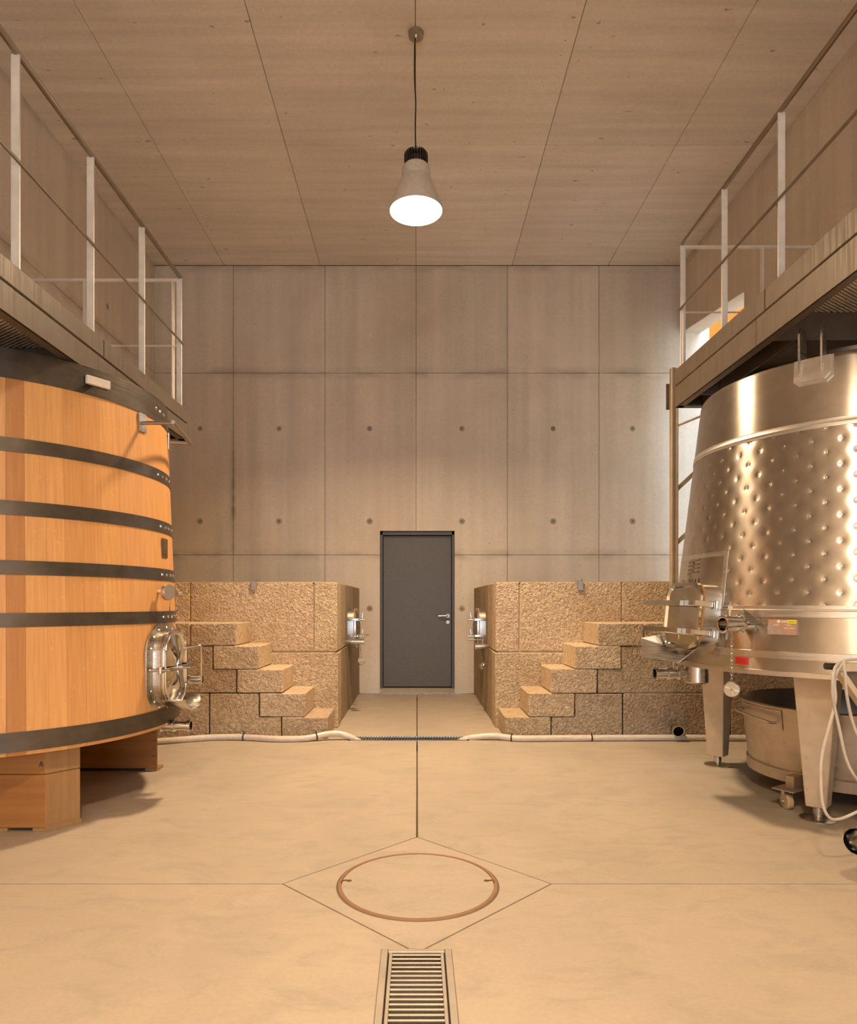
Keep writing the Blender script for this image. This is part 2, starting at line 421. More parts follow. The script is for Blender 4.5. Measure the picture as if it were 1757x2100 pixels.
# ceiling panels
ce = sroot('ceiling', 'cast concrete ceiling with panel joints')
MB().box((LX - .3, YF - .3, ZC + .03), (RX + .38, YB + .35, ZC + .3)).build('backing', M['joint'], ce, smooth=0)
CX = [LX - .3, -2.573, -1.293, -.013, 1.267, 2.547, RX + .38]
CY = [YF, -5.9, -3.4, -.9, 1.6, 4.11, 6.61, YB]
for i in range(6):
    for j in range(7):
        x0, x1, y0, y1 = CX[i] + G, CX[i+1] - G, CY[j] + G, CY[j+1] - G
        panel(ce, [(x0, y0, ZC), (x1, y0, ZC), (x1, y1, ZC), (x0, y1, ZC)], (0, 0, .035), M['ceil'])
# floor slabs round the manhole
fl = sroot('floor', 'trowelled concrete floor with saw-cut joints')
MB().box((LX - .1, YF, -.20), (RX + .1, YB + .3, -.10)).build('backing', M['joint'], fl, smooth=0)
DC = 2.857; DA = .567; J = .005
GX0, GX1, GY0, GY1 = -.123, .119, -1.0, 2.316
TL, TR, TY0, TY1 = -.80, .80, 5.84, 6.03
def slab(poly):
    o = MB().prism([(x, y, -.10) for x, y in poly], (0, 0, .10)).build('slab', M['floor'], fl, bevel=.0015, smooth=0); o.color = (*tone(.02, .01), 1); return o
slab([(-J, DC + DA + J), (-J, TY0), (TL, TY0), (TL, YB), (LX, YB), (LX, DC + J), (-DA - J, DC + J)])
slab([(J, DC + DA + J), (DA + J, DC + J), (RX, DC + J), (RX, YB), (TR, YB), (TR, TY0), (J, TY0)])
slab([(-DA - J, DC - J), (LX, DC - J), (LX, YF), (-J, YF), (-J, GY0), (GX0, GY0), (GX0, GY1), (-.03, GY1)])
slab([(DA + J, DC - J), (.03, GY1), (GX1, GY1), (GX1, GY0), (J, GY0), (J, YF), (RX, YF), (RX, DC - J)])
slab([(0, DC + DA), (-DA, DC), (-.024, GY1 + .004), (.024, GY1 + .004), (DA, DC)])
BD0, BD1 = 8.80, 8.93
slab([(TL, TY1), (-J, TY1), (-J, BD0), (TL, BD0)]); slab([(J, TY1), (TR, TY1), (TR, BD0), (J, BD0)])
slab([(TL, BD1), (TR, BD1), (TR, YB + .06), (TL, YB + .06)])
# door in its recess
d1 = sroot('door_1', 'grey flush metal door with lever handle')
DY = YB + .10
mb = MB()
mb.box((DL, YB + .04, 0), (DL + .035, YB + .16, DT)); mb.box((DR - .035, YB + .04, 0), (DR, YB + .16, DT)); mb.box((DL, YB + .04, DT - .05), (DR, YB + .16, DT))
mb.build('door_frame', M['doorframe'], d1, bevel=.003, smooth=0)
MB().box((DL + .04, DY, .07), (DR - .04, DY + .04, DT - .055)).build('door_leaf', M['door'], d1, bevel=.003, smooth=0)
MB().box((DL, YB + .02, -.02), (DR, YB + .3, .055)).build('door_sill', M['mortar'], d1, smooth=0)
MB().box((DL, YB + .17, 0), (DR, YB + .2, DT)).build('backing', M['dark'], d1, smooth=0)
hx, hz = .415, 1.026
mb = MB().cyl((hx, DY, hz), (hx, DY - .008, hz), .026, n=16).cyl((hx, DY, hz), (hx, DY - .05, hz), .010, n=10)
mb.tube(smooth_path([(hx, DY - .05, hz), (hx - .03, DY - .055, hz), (hx - .13, DY - .05, hz - .003)], 4), .010, 8)
mb.build('door_handle', M['handle'], d1)
MB().cyl((hx, DY, hz - .085), (hx, DY - .008, hz - .085), .024, n=16).box((hx - .004, DY - .010, hz - .10), (hx + .004, DY - .006, hz - .075)).build('lock_rose', M['handle'], d1)

# ------------------------------------------------------------------ floor drain, manhole, passage drains
dg = thing('drain_grate', (0, 1.6, 0), 'long slotted steel drain grate sunk in the floor in front of the round manhole', 'drain grate')
MB().box((GX0 + .001, GY0, -.05), (GX1 - .001, GY1, -.045)).build('trench', M['trench'], dg, smooth=0)
mb = MB(); mb.box((GX0, GY0, -.08), (GX0 + .024, GY1, .001)); mb.box((GX1 - .024, GY0, -.08), (GX1, GY1, .001)); mb.box((GX0 + .0245, GY1 - .022, -.08), (GX1 - .0245, GY1, .001))
mb.build('frame', M['grate'], dg, bevel=.002, smooth=0)
mb = MB(); mb.box((GX0 + .028, GY0, -.02), (GX0 + .040, GY1 - .026, .0)); mb.box((GX1 - .040, GY0, -.02), (GX1 - .028, GY1 - .026, .0))
mb.build('side_rail', M['grate'], dg, bevel=.0015, smooth=0)
bar = MB().box((GX0 + .038, -.0043, -.007), (GX1 - .038, .0043, -.001)).mesh('bar', M['grate'], bevel=.0015, smooth=0)
y = GY1 - .034
while y > GY0: link('bar', bar, dg, Matrix.Translation((0, y, 0))); y -= .0256

mh = thing('manhole_cover', (0, DC, 0), 'round concrete-filled manhole cover with rusty rim in the diamond', 'manhole cover')
MR = .339
MB().lathe([(MR - .016, -.01), (MR - .014, .005), (MR - .003, .005), (MR, .0)], (.003, DC, 0), n=96).build('rim', M['rust'], mh)
MB().lathe([(MR, .0005), (MR + .004, .0012), (MR + .006, .0002)], (.003, DC, 0), n=96).build('gap', M['joint'], mh)
MB().lathe([(MR - .016, .0), (MR - .018, .0038), (.001, .0042)], (.003, DC, 0), n=96).build('infill', M['floor'], mh)
for sx in (-1, 1):
    x = .003 + sx * (MR - .045)
    m2 = MB(); m2.lathe([(.0005, .0052), (.009, .0055), (.012, .0044)], (x, DC + .02, 0), n=10)
    m2.obox((x + sx * .018, DC + .022, .005), (.009, .003, 0), (-.001, .004, 0), (0, 0, .0012))
    m2.obox((x + sx * .030, DC + .010, .005), (.004, 0, 0), (0, .010, 0), (0, 0, .0012))
    m2.build('lifting_key_hole', M['rust_dark'], mh)

def passage_drain(x0, x1, y0, y1, label, pitch, slant, z=0.):
    t = thing('channel_drain', ((x0 + x1) / 2, (y0 + y1) / 2, 0), label, 'drain grate')
    MB().box((x0, y0, -.06), (x1, y1, -.055)).build('trench', M['dark'], t, smooth=0)
    e = min(.016, (y1 - y0) * .12)
    mb = MB(); mb.box((x0, y0, -.05), (x1, y0 + e, z + .002)); mb.box((x0, y1 - e, -.05), (x1, y1, z + .002)); mb.box((x0, y0, -.05), (x0 + e, y1, z + .002)); mb.box((x1 - e, y0, -.05), (x1, y1, z + .002))
    mb.build('frame', M['steel'], t, smooth=0)
    mb = MB(); x = x0 + e
    while x < x1 - e:
        mb.prism([(x, y0 + e, -.02), (x + pitch*.42, y0 + e, -.02), (x + pitch*.42 + slant, y1 - e, -.02), (x + slant, y1 - e, -.02)], (0, 0, .02 + z)); x += pitch
    tag(mb.build('bars', M['steel'], t, smooth=0), None, None, None, 'stuff')
    return t
passage_drain(-.60, .455, TY0 + .015, TY1 - .015, 'slotted steel drain across the mouth of the passage between the hose ends', .0245, .012)
for a, b in ((TL, -.60), (.455, TR)):
    MB().box((a, TY0 + .002, -.1), (b, TY1 - .002, -.001)).build('slab', M['floor'], fl, smooth=0)
passage_drain(-.755, .745, BD0, BD1, 'narrow steel drain along the foot of the grey door', .025, .0)

# ------------------------------------------------------------------ granite treading tanks with steps
BS = {}
def stone(parent, poly_xz, y0, y1, tint=1.0, sawn_top=True, name='stone_block', jit=.0025, bev=.007):
    """poly in the x-z plane, extruded from y0 back to y1; the front is bush-hammered, tops and ends are sawn"""
    mb = MB().prism([(x, y0, z) for x, z in poly_xz], (0, y1 - y0, 0))
    me = mb.mesh(name, [M['granite'], M['sawn']], bevel=bev, smooth=0)
    for v in me.vertices: v.co += Vector((random.uniform(-jit, jit), random.uniform(-jit, jit), random.uniform(-jit, jit)))
    for p in me.polygons: p.material_index = 1 if (p.normal.z > .6 or abs(p.normal.x) > .8) and sawn_top else 0
    o = link(name, me, parent); k = tint * random.uniform(.94, 1.05)
    o.color = (k, k * random.uniform(.95, 1.0), k * random.uniform(.90, 1.0), 1); return o
def rect(x0, x1, z0, z1, s):
    a, b = sorted((s * x0, s * x1)); return [(a, z0), (b, z0), (b, z1), (a, z1)]
YS0, YS1 = 5.92, 6.44
def lagar(s, side):
    px = .767 if s < 0 else .757
    other = 'oak vat' if s < 0 else 'steel tank'
    t = thing('granite_tank', (s * 2.1, 7.2, 0), 'bush-hammered granite treading tank with block steps beside the ' + other, 'stone tank')
    wx = 3.495 if s < 0 else 3.515
    g = .005
    # front wall, upper then lower course
    xs = [px, .991, 2.173, wx] if s < 0 else [px, .984, 1.962, 2.9, wx]
    for a, b in zip(xs, xs[1:]): stone(t, rect(a + g * (a > px), b - g, .732, 1.395, s), YS1, YS1 + .30, 1.02)
    MB().box((min(s*px, s*wx) + .004, YS1 + .004, 1.393), (max(s*px, s*wx) - .004, YS1 + .29, 1.402)).build('capping', M['mortar'], t, smooth=0)
    MB().box((min(s*(px + .01), s*wx) + .01, YS1 + .012, .02), (max(s*(px + .01), s*wx) - .01, YS1 + .25, 1.38)).build('mortar_core', M['mortar'], t, smooth=0)
    xs = [px - .008, 1.62, 2.6, wx]
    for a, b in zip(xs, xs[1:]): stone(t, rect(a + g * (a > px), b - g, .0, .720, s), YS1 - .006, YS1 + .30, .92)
    # slabs lining the passage
    ys = [YS1 + .30, 7.15, 7.95, YB]
    def side_slab(y0, y1, z0, z1, tint, off=0.):
        a, b = sorted((s * (px + off), s * (px + .30)))
        mb = MB().box((a, y0 + g, z0), (b, y1 - g, z1)); me = mb.mesh('side_slab', [M['granite'], M['sawn']], bevel=.006, smooth=0)
        for p in me.polygons: p.material_index = 1
        o = link('side_slab', me, t); o.color = (tint, tint * .96, tint * .92, 1)
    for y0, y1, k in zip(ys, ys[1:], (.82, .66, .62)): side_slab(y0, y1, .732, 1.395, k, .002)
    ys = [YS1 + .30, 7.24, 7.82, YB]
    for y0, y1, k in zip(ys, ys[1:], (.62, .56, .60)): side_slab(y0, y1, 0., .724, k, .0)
    # steps: five treads of blocks with bonded masonry below
    sx = [px + .022, .986, 1.185, 1.395, 1.594]; sz = [.0, .190, .400, .610, .817, 1.018]
    L = .405
    ends = []
    for i in range(5):
        a = sx[i]; b = a + L
        if i == 4: b = 2.0
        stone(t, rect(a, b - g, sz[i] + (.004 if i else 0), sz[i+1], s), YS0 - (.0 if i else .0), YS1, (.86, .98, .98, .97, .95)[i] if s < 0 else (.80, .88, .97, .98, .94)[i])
        ends.append(b)
    for a, b in ((2.0, 2.75), (2.75, wx)): stone(t, rect(a + g, b - g, sz[4] + .004, sz[5], s), YS0, YS1, .9)
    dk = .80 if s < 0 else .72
    # bonded blocks below: L-shaped where they pass under a tread
    def lblock(xa, xb, xc, z0, zm, z1, tint):
        q = [(xa + g, z0), (xc - g, z0), (xc - g, z1 - .004), (xb + g, z1 - .004), (xb + g, zm - .002), (xa + g, zm - .002)]
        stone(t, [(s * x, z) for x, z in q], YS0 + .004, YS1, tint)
    e1, e2, e3, e4 = ends[:4]
    q1 = 1.83 if s < 0 else 1.815
    lblock(e1, e2, q1, 0., .190, .400, dk * 1.0); lblock(e3, e4, 2.25 if s < 0 else 2.55, .405, .610, .817, dk)
    x = q1
    for w_ in (.95, .9):
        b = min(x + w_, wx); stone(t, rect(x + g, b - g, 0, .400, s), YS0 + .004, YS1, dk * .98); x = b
    x = 2.25 if s < 0 else 2.55
    while x < wx - .1:
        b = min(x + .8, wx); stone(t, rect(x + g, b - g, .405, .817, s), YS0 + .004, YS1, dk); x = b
    a, b = sorted((s * 1.90, s * wx)); MB().box((a, YS0 + .02, .01), (b, YS1 - .02, 1.0)).build('mortar_core', M['mortar'], t, smooth=0)
    a, b = sorted((s * (wx - .3), s * wx)); 
    # steel clip over the wall head
    cx = s * 1.562
    c = thing('wall_clip', (cx, YS1, 1.30), 'small grey steel clip hooked over the granite rim on the %s side' % side, 'clip')
    mb = MB(); mb.box((cx - .026, YS1 - .018, 1.318), (cx + .026, YS1 - .009, 1.408)); mb.box((cx - .026, YS1 - .018, 1.403), (cx + .026, YS1 + .12, 1.409))
    mb.box((cx + .018, YS1 + .0, 1.408), (cx + .026, YS1 + .02, 1.425))
    mb.build('bent_plate', M['handle'], c, bevel=.002)
    return t
lag_l = lagar(-1, 'oak vat'); lag_r = lagar(1, 'steel tank')

def cap_chain(parent, p0, p1, cap_n, r, link_r=.006, cap_name='cap'):
    p0, p1 = Vector(p0), Vector(p1); n = max(3, int((p1 - p0).length / (link_r * 2.6))); mb = MB()
    w = (p1 - p0).normalized(); u = w.cross(Vector((0, 1, 0))).normalized(); v = w.cross(u)
    for i in range(n):
        c = p0.lerp(p1, (i + .5) / n); a = u if i % 2 else v
        mb.tube([c + link_r * (1.7 * math.cos(2*PI*k/8) * w + math.sin(2*PI*k/8) * a) for k in range(8)], link_r * .28, 4, closed=True)
    mb.build('chain', M['steel'], parent)
    cap_n = Vector(cap_n).normalized(); c = p1 + Vector((0, 0, -r * .9))
    mb = MB().lathe([(.0005, .012), (r * .2, .012), (r * .24, .008), (r * .9, .008), (r, .004), (r, -.016), (r * .8, -.018), (.0005, -.018)], c - cap_n * 0, cap_n, 28)
    return mb.build(cap_name, M['steel'], parent), c
def butterfly(parent, p, d, r, length, hdir, hlen, sub='valve'):
    """butterfly valve on a pipe from p along d with a lever"""
    p, d, hdir = Vector(p), Vector(d).normalized(), Vector(hdir).normalized()
    prof = [(r*.8, 0), (r*.8, length*.25), (r*1.25, length*.26), (r*1.25, length*.31), (r, length*.32), (r, length*.55), (r*1.2, length*.56), (r*1.2, length*.62), (r*.95, length*.63), (r*.95, length*.93), (r*1.22, length*.94), (r*1.22, length), (r*.85, length), (r*.8, length*.8), (.001, length*.79)]
    v = MB().lathe(prof, p, d, 24).build(sub, M['chrome'], parent)
    c = p + d * length * .44; up = Vector((0, 0, 1))
    MB().cyl(c + up * r * .8, c + up * (r + .03), .009, n=10).cyl(c + up * (r + .03), c + up * (r + .045), .014, n=10).tube([c + up * (r + .037), c + up * (r + .040) + hdir * hlen], .0055, 8).cyl(c + up*(r+.0385) + hdir*hlen*.55, c + up*(r+.040) + hdir*hlen*1.02, .009, n=8).build('lever', M['handle'], v)
    return v
def passage_manway(s):
    x0 = -.767 if s < 0 else .757; d = Vector((-s, 0, 0)); yc, zc = 7.56, .915
    side = 'left' if s < 0 else 'right'
    t = thing('tank_hatch', (x0, yc, zc - .23), 'oval stainless hatch with clamp bars on the %s wall of the passage' % side, 'hatch')
    def ring(w, h, r, depth, off): return [(x0 + d.x * off, yc + a, zc + b) for a, b in stadium(w, h, r)], (d.x * depth, 0, 0)
    MB().prism(*ring(.30, .44, .14, .075, -.01)).build('neck', M['steel'], t)
    MB().prism(*ring(.305, .445, .142, .010, .066)).build('gasket', M['gasket'], t)
    MB().prism(*ring(.31, .45, .145, .016, .076)).build('rim', M['chrome'], t)
    dm = MB(); pts = stadium(.27, .41, .13)
    for k in range(3):
        a, b = (1 - .25 * k), (1 - .25 * (k + 1)); ha, hb = .092 + .012 * k, .092 + .012 * (k + 1)
        n = len(pts); va = [(x0 + d.x * ha, yc + p * a, zc + q * a) for p, q in pts]; vb = [(x0 + d.x * hb, yc + p * b, zc + q * b) for p, q in pts]
        dm.add(va + vb, [(i, (i+1) % n, n + (i+1) % n, n + i) for i in range(n)])
    dm.add([(x0 + d.x * .128, yc + p * .25, zc + q * .25) for p, q in pts], [tuple(range(len(pts)))])
    dm.build('door_panel', M['steel'], t)
    for z in (zc + .10, zc - .08):
        mb = MB(); mb.box((min(x0, x0 + d.x * .15), yc - .17, z - .012), (max(x0, x0 + d.x * .15), yc - .155, z + .012))
        mb.box((min(x0 + d.x*.118, x0 + d.x * .135), yc - .17, z - .014), (max(x0 + d.x*.118, x0 + d.x * .135), yc + .2, z + .014))
        mb.cyl((x0 + d.x * .13, yc - .163, z), (x0 + d.x * .20, yc - .163, z), .013, n=10)
        mb.tube([(x0 + d.x * .16, yc - .163, z), (x0 + d.x * .172, yc - .163, z + .075)], .006, 6)
        mb.build('clamp_bar', M['chrome'], t, bevel=.002)
    return t
for s in (-1, 1): passage_manway(s)
for s, x0, y, z, side in ((-1, -.767, 7.20, .785, 'left'), (1, .757, 7.12, .74, 'right')):
    t = thing('drain_valve', (x0, y, z), 'stainless butterfly valve with lever and hanging cap below the %s hatch' % side, 'valve')
    butterfly(t, (x0, y, z), (-s, 0, 0), .030, .20 if s < 0 else .14, (-s, -.1, .03) if s < 0 else (-1, 0, 0), .16)
    xe = x0 - s * (.16 if s < 0 else .08)
    cap_chain(t, (xe, y, z - .03), (xe + .01, y - .01, z - .17), (.3, -.9, .35) if s < 0 else (-.75, -.35, .55), .042 if s < 0 else .038)
t = thing('pipe_stub', P(1391, 1503, 5.9), 'short round steel pipe end low in the granite wall behind the steel tank', 'pipe')
c = P(1391, 1500, 5.77)
MB().lathe([(.040, -.15), (.044, -.02), (.052, -.018), (.052, 0), (.044, .0), (.040, -.10)], c, (-.05, -1, -.25), 28).build('pipe', M['chrome'], t)
MB().cyl(c + Vector((0, .06, .015)), c + Vector((0, .065, .016)), .042, n=20).build('bore', M['dark'], t)

# ------------------------------------------------------------------ hoses
def hose(pts, r, label, ties):
    t = thing('hose', Vector(pts[0]), label, 'hose')
    path = smooth_path(pts, 8); MB().tube(path, r, 12).build('tube', M['hose'], t)
    for k in ties:
        i = int(k * (len(path) - 2)); a, b = path[i], path[i+1]; w = (b - a).normalized()
        mb = MB().lathe([(r * 1.02, -.006), (r * 1.12, -.006), (r * 1.12, .006), (r * 1.02, .006)], a, w, 14)
        mb.cyl(a + Vector((0, -.2*r, r)), a + Vector((0, -.3*r, r * 1.8)), .004, n=6); mb.build('cable_tie', M['black'], t)
    return t
R1 = .027
def fl_pt(px, py): Y = F * (H - R1) / (py - VY); q = P(px, py, Y); q.z = R1; return q
def hp(px, Y, z=R1): return Vector(((px - VX) / F * Y, Y, z))
hose([hp(230, 5.60), hp(325, 5.68), hp(430, 5.84), hp(500, 5.85), hp(565, 5.78), hp(625, 5.80), hp(668, 5.86, .05), hp(695, 5.88, .052), hp(718, 5.88, .022), hp(740, 5.90, -.03)], R1, 'cream hose lying along the foot of the granite steps by the oak vat', (.34, .62))
hose([hp(940, 5.91, -.03), hp(962, 5.89, .012), hp(1010, 5.87, .035), hp(1035, 5.85), hp(1065, 5.80), hp(1150, 5.81), hp(1240, 5.82), hp(1400, 5.83), hp(1530, 5.82), hp(1640, 5.84)], R1, 'cream hose lying along the foot of the granite steps by the steel tank', (.42, .66))

# ------------------------------------------------------------------ oak vat
VC = Vector((-2.582, 4.157, 0)); VR0 = 1.049; VK = -.039
def vr(z): return VR0 + VK * (z - .45)
def vpt(b, z, dr=0.): r = vr(z) + dr; return Vector((VC.x + r * math.cos(b), VC.y - r * math.sin(b), z))
def vn(b): return Vector((math.cos(b), -math.sin(b), 0))
def vt(b): return Vector((-math.sin(b), -math.cos(b), 0))     # increasing b: towards the camera side
def v_ang(px, z, lo=-.6, hi=1.9):
    best = None
    for i in range(1600):
        b = lo + (hi - lo) * i / 1600; q = vpt(b, z); e = abs(VX + F * q.x / q.y - px)
        if q.dot(vn(b)) < 0 or (vn(b).x * (0 - q.x) + vn(b).y * (0 - q.y)) > 0:
            if best is None or e < best[0]: best = (e, b)
    return best[1]
vat = thing('oak_vat', (VC.x, VC.y, .44), 'large oak fermentation vat with dark steel hoops on the left', 'vat')
VB, VT = .439, 2.46
# stave edges: measured where the photograph shows them, random elsewhere
edges = [v_ang(p, 1.2) for p in (300, 250, 212, 173, 135, 97, 52, 12)]
edges.sort(); tones = {0: (1.02, 1.0, 1.0), 1: (1.08, 1.08, 1.05), 2: (1.0, .98, .95), 3: (.97, .94, .9), 4: (1.10, 1.10, 1.08), 5: (1.06, 1.06, 1.02), 6: (.74, .64, .55)}
bs = list(edges); b = edges[-1]
while b < edges[0] + 2 * PI - .17:
    b += random.uniform(.09, .15); bs.append(b)
bs[-1] = edges[0] + 2 * PI
for i in range(len(bs) - 1):
    a0, a1 = bs[i] + .0004, bs[i+1] - .0004; mb = MB(); n = max(3, int((a1 - a0) / .035)); v = []; f = []
    zz = (VB, .46, 1.4, VT)
    for k in range(n + 1):
        a = a0 + (a1 - a0) * k / n
        v += [vpt(a, z, -.012 if z == VB else 0) for z in zz] + [vpt(a, VT, -.06), vpt(a, VB, -.06)]
    m = 6
    for k in range(n):
        for q in range(m): f.append((k*m + q, (k+1)*m + q, (k+1)*m + (q+1) % m, k*m + (q+1) % m))
    f += [tuple(range(m)), tuple(n*m + q for q in range(m - 1, -1, -1))]
    mb.add(v, f); o = mb.build('stave', M['oak'], vat, smooth=25)
    o.color = (*tones.get(i, (lambda k: (k, k*random.uniform(.94, 1.0), k*random.uniform(.9, 1)))(random.uniform(.9, 1.1))), 1)
MB().lathe([(.001, VT - .12), (vr(VT) - .055, VT - .12), (vr(VT) - .055, VT - .16), (.001, VT - .16)], (VC.x, VC.y, 0), n=48).build('head', M['oak'], vat)
MB().lathe([(.001, VB + .05), (vr(VB) - .055, VB + .05), (vr(VB) - .055, VB + .01), (.001, VB + .01)], (VC.x, VC.y, 0), n=48).build('bottom', M['oak'], vat)
rivet = MB().dome((0, 0, 0), (0, 0, 1), .0115, .009, 10, 3).mesh('rivet', M['chrome'])
def hoop(z0, z1, rpx, th=.005):
    h = MB().lathe([(vr(z0) + .0005, z0), (vr(z0) + th, z0), (vr(z1) + th, z1), (vr(z1) + .0005, z1)], (VC.x, VC.y, 0), n=128, closed_prof=True).build('hoop', M['hoop'], vat)
    for p in rpx:
        zc = (z0 + z1) / 2; a = v_ang(p, zc); link('rivet', rivet, h, orient(vpt(a, zc, th - .001), vn(a)))
    return h
hoop(1.947, 2.017, (323, 331.5, 339, 344.5)); hoop(1.630, 1.702, (328, 337, 344, 349.5)); hoop(1.334, 1.405, (331, 340, 347, 352.5)); hoop(1.074, 1.144, (334, 343, 350.5, 356))
hoop(.460, .557, ()); hoop(2.314, VT + .004, (318, 326.5, 333.5))
# maker's plaque, painted tag
a = v_ang(338.5, 1.37); zc = 1.535; u = vt(a); w = vn(a)
mb = MB().obox(vpt(a, zc, .004), u * .045, w * .004, Vector((0, 0, .060))); pl = mb.build('plaque', M['brass'], vat, bevel=.002)
MB().obox(vpt(a, zc + .012, .0085), u * .026, w * .0006, Vector((0, 0, .030))).obox(vpt(a, zc - .034, .0085), u * .022, w * .0006, Vector((0, 0, .007))).build('engraving', M['ink'], pl)
a = v_ang(187, 2.36); zc = 2.375; u = vt(a); w = vn(a)
tgp = MB().obox(vpt(a, zc, .065), u * .066, w * .010, Vector((0, 0, .022))).obox(vpt(a, zc, .03), u * .012, w * .03, Vector((0, 0, .010))).build('painted_tag', M['cream'], vat, bevel=.002)
MB().obox(vpt(a, zc, .045), u * .066, w * .010, Vector((0, 0, .022))).build('tag_backing', M['black'], tgp, bevel=.002)
# hose rail near the top
ba, bb = v_ang(290, 2.26), .05
pa, pb = vpt(ba, 2.255), vpt(-.28, 2.255)
rp = []
for a in (ba, -.28):
    w = Vector((1, 0, 0)) if a == ba else Vector((1, .05, 0)); q = vpt(a, 2.255)
    MB().obox(q + vn(a) * .006, vt(a) * .035, vn(a) * .005, Vector((0, 0, .055))).build('rail_plate', M['steel'], vat, bevel=.002)
    e = q + w * .19
    if a != ba: e = q + vn(a) * .14
    MB().tube([q, e], .012, 8).build('rail_arm', M['rail'], vat); rp.append(e)
MB().tube([rp[0] + (rp[0] - rp[1]).normalized() * .02, rp[1] + (rp[1] - rp[0]).normalized() * .03], .013, 8).build('hose_rail', M['rail'], vat)
# thermometer / sight glass above the hatch
a = .085; q = vpt(a, 1.26)
MB().cyl(q - vn(a) * .01, q + vn(a) * .05, .012, n=10).build('gauge_stem', M['chrome'], vat)
gq = q + vn(a) * .05
MB().lathe([(.001, 0), (.045, 0), (.050, .004), (.050, .022), (.046, .030), (.001, .030)], gq, (.92, -.39, 0), 28).build('gauge', M['weld'], vat)
a2 = -.12; q = vpt(a2, 1.255); MB().cyl(q, q + vn(a2) * .055, .006, n=8).cyl(q + vn(a2) * .055, q + vn(a2) * .075, .016, n=12).build('sample_tap', M['chrome'], vat)
# oval hatch
hb = .03; w = vn(hb); u = vt(hb); zc = .80; base = vpt(hb, zc)
def HP(a, b, d): return base + u * a + Vector((0, 0, b)) + w * d
def vplate(wd, ht, r, d0, d1, name, mat, parent, follow=True, bevel=.0):
    pts = stadium(wd, ht, r, 8); mb = MB()
    def off(a): return -(vr(zc) - math.sqrt(max(vr(zc)**2 - a*a, .01))) if follow else 0.
    A = [HP(a, b, d0 + off(a)) for a, b in pts]; B = [HP(a, b, d1 + off(a)) for a, b in pts]; n = len(pts)
    # strips across keep the curved plate well formed
    rows = []
    for k in range(25):
        a = -wd/2 * math.cos(PI * k / 24); hh = ht/2 if abs(a) < wd/2 - r else ht/2 - r + math.sqrt(max(r*r - (abs(a) - wd/2 + r)**2, 0))
        rows.append((a, max(hh, .002)))
    v = []; f = []
    for a, hh in rows: v += [HP(a, -hh, d0 + off(a)), HP(a, hh, d0 + off(a)), HP(a, hh, d1 + off(a)), HP(a, -hh, d1 + off(a))]
    for k in range(24):
        for q in range(4): f.append((k*4 + q, (k+1)*4 + q, (k+1)*4 + (q+1) % 4, k*4 + (q+1) % 4))
    f += [(0, 1, 2, 3), (99, 98, 97, 96)]
    return mb.add(v, f).build(name, mat, parent, smooth=40, bevel=bevel)
ht_ = vplate(.45, .545, .17, .0, .009, 'hatch_plate', M['steel'], vat)
bolt = MB().dome((0, 0, 0), (0, 0, 1), .0085, .008, 8, 2).mesh('bolt', M['chrome'])
for k in range(16):
    t_ = k / 16 * 2 * PI; aa = .195 * math.copysign(abs(math.cos(t_))**.7, math.cos(t_)); bb_ = .245 * math.copysign(abs(math.sin(t_))**.7, math.sin(t_))
    off = -(vr(zc) - math.sqrt(vr(zc)**2 - aa*aa)); link('bolt', bolt, ht_, orient(HP(aa, bb_, .009 + off), w))
def loop(wd, ht, r, d): return [HP(a, b, d) for a, b in stadium(wd, ht, r, 8)]
def shell(rings, cap=False):
    mb = MB(); n = len(rings[0]); v = [p for r in rings for p in r]; f = []
    for k in range(len(rings) - 1): f += [(k*n + i, k*n + (i+1) % n, (k+1)*n + (i+1) % n, (k+1)*n + i) for i in range(n)]
    if cap: f.append(tuple((len(rings)-1)*n + i for i in range(n)))
    return mb.add(v, f)
shell([loop(.33, .44, .13, -.02), loop(.33, .44, .13, .035), loop(.355, .465, .14, .037), loop(.355, .465, .14, .047)]).build('hatch_neck', M['steel'], vat, smooth=40)
hd = shell([loop(.355, .465, .14, .049), loop(.36, .47, .142, .055), loop(.355, .465, .14, .066), loop(.31, .42, .125, .070), loop(.29, .40, .12, .058), loop(.20, .30, .09, .066), loop(.10, .16, .045, .085)], True).build('hatch_door', M['chrome'], vat, smooth=50)
MB().tube(loop(.325, .435, .13, .070), .008, 8, closed=True).build('door_bead', M['chrome'], hd)
mb = MB(); mb.obox(HP(0, 0, .100), u * .205, w * .006, Vector((0, 0, .013)))
mb.cyl(HP(.20, 0, .0), HP(.20, 0, .115), .010, n=10); mb.cyl(HP(.20, -.02, .055), HP(.20, .02, .055), .014, n=10); mb.build('clamp_bar', M['chrome'], hd, bevel=.002)
mb = MB(); mb.obox(HP(0.0, .055, .098), u * .028, (w * .006 + Vector((0, 0, .002))), Vector((0, 0, .075)) + w * .02); mb.obox(HP(0.0, -.055, .098), u * .028, w * .006, Vector((0, 0, .065)) - w * .014)
mb.cyl(HP(0, 0, .07), HP(0, 0, .16), .009, n=10); mb.build('yoke', M['chrome'], hd, bevel=.002)
MB().tube(smooth_path([HP(.02, .115, .10), HP(0, .125, .16), HP(-.01, .135, .215)], 4) + [HP(-.012, .130, .22), HP(-.012, -.085, .222)] + [HP(0, -.095, .21), HP(.01, -.09, .13)], .0055, 8).build('door_lever', M['chrome'], hd)
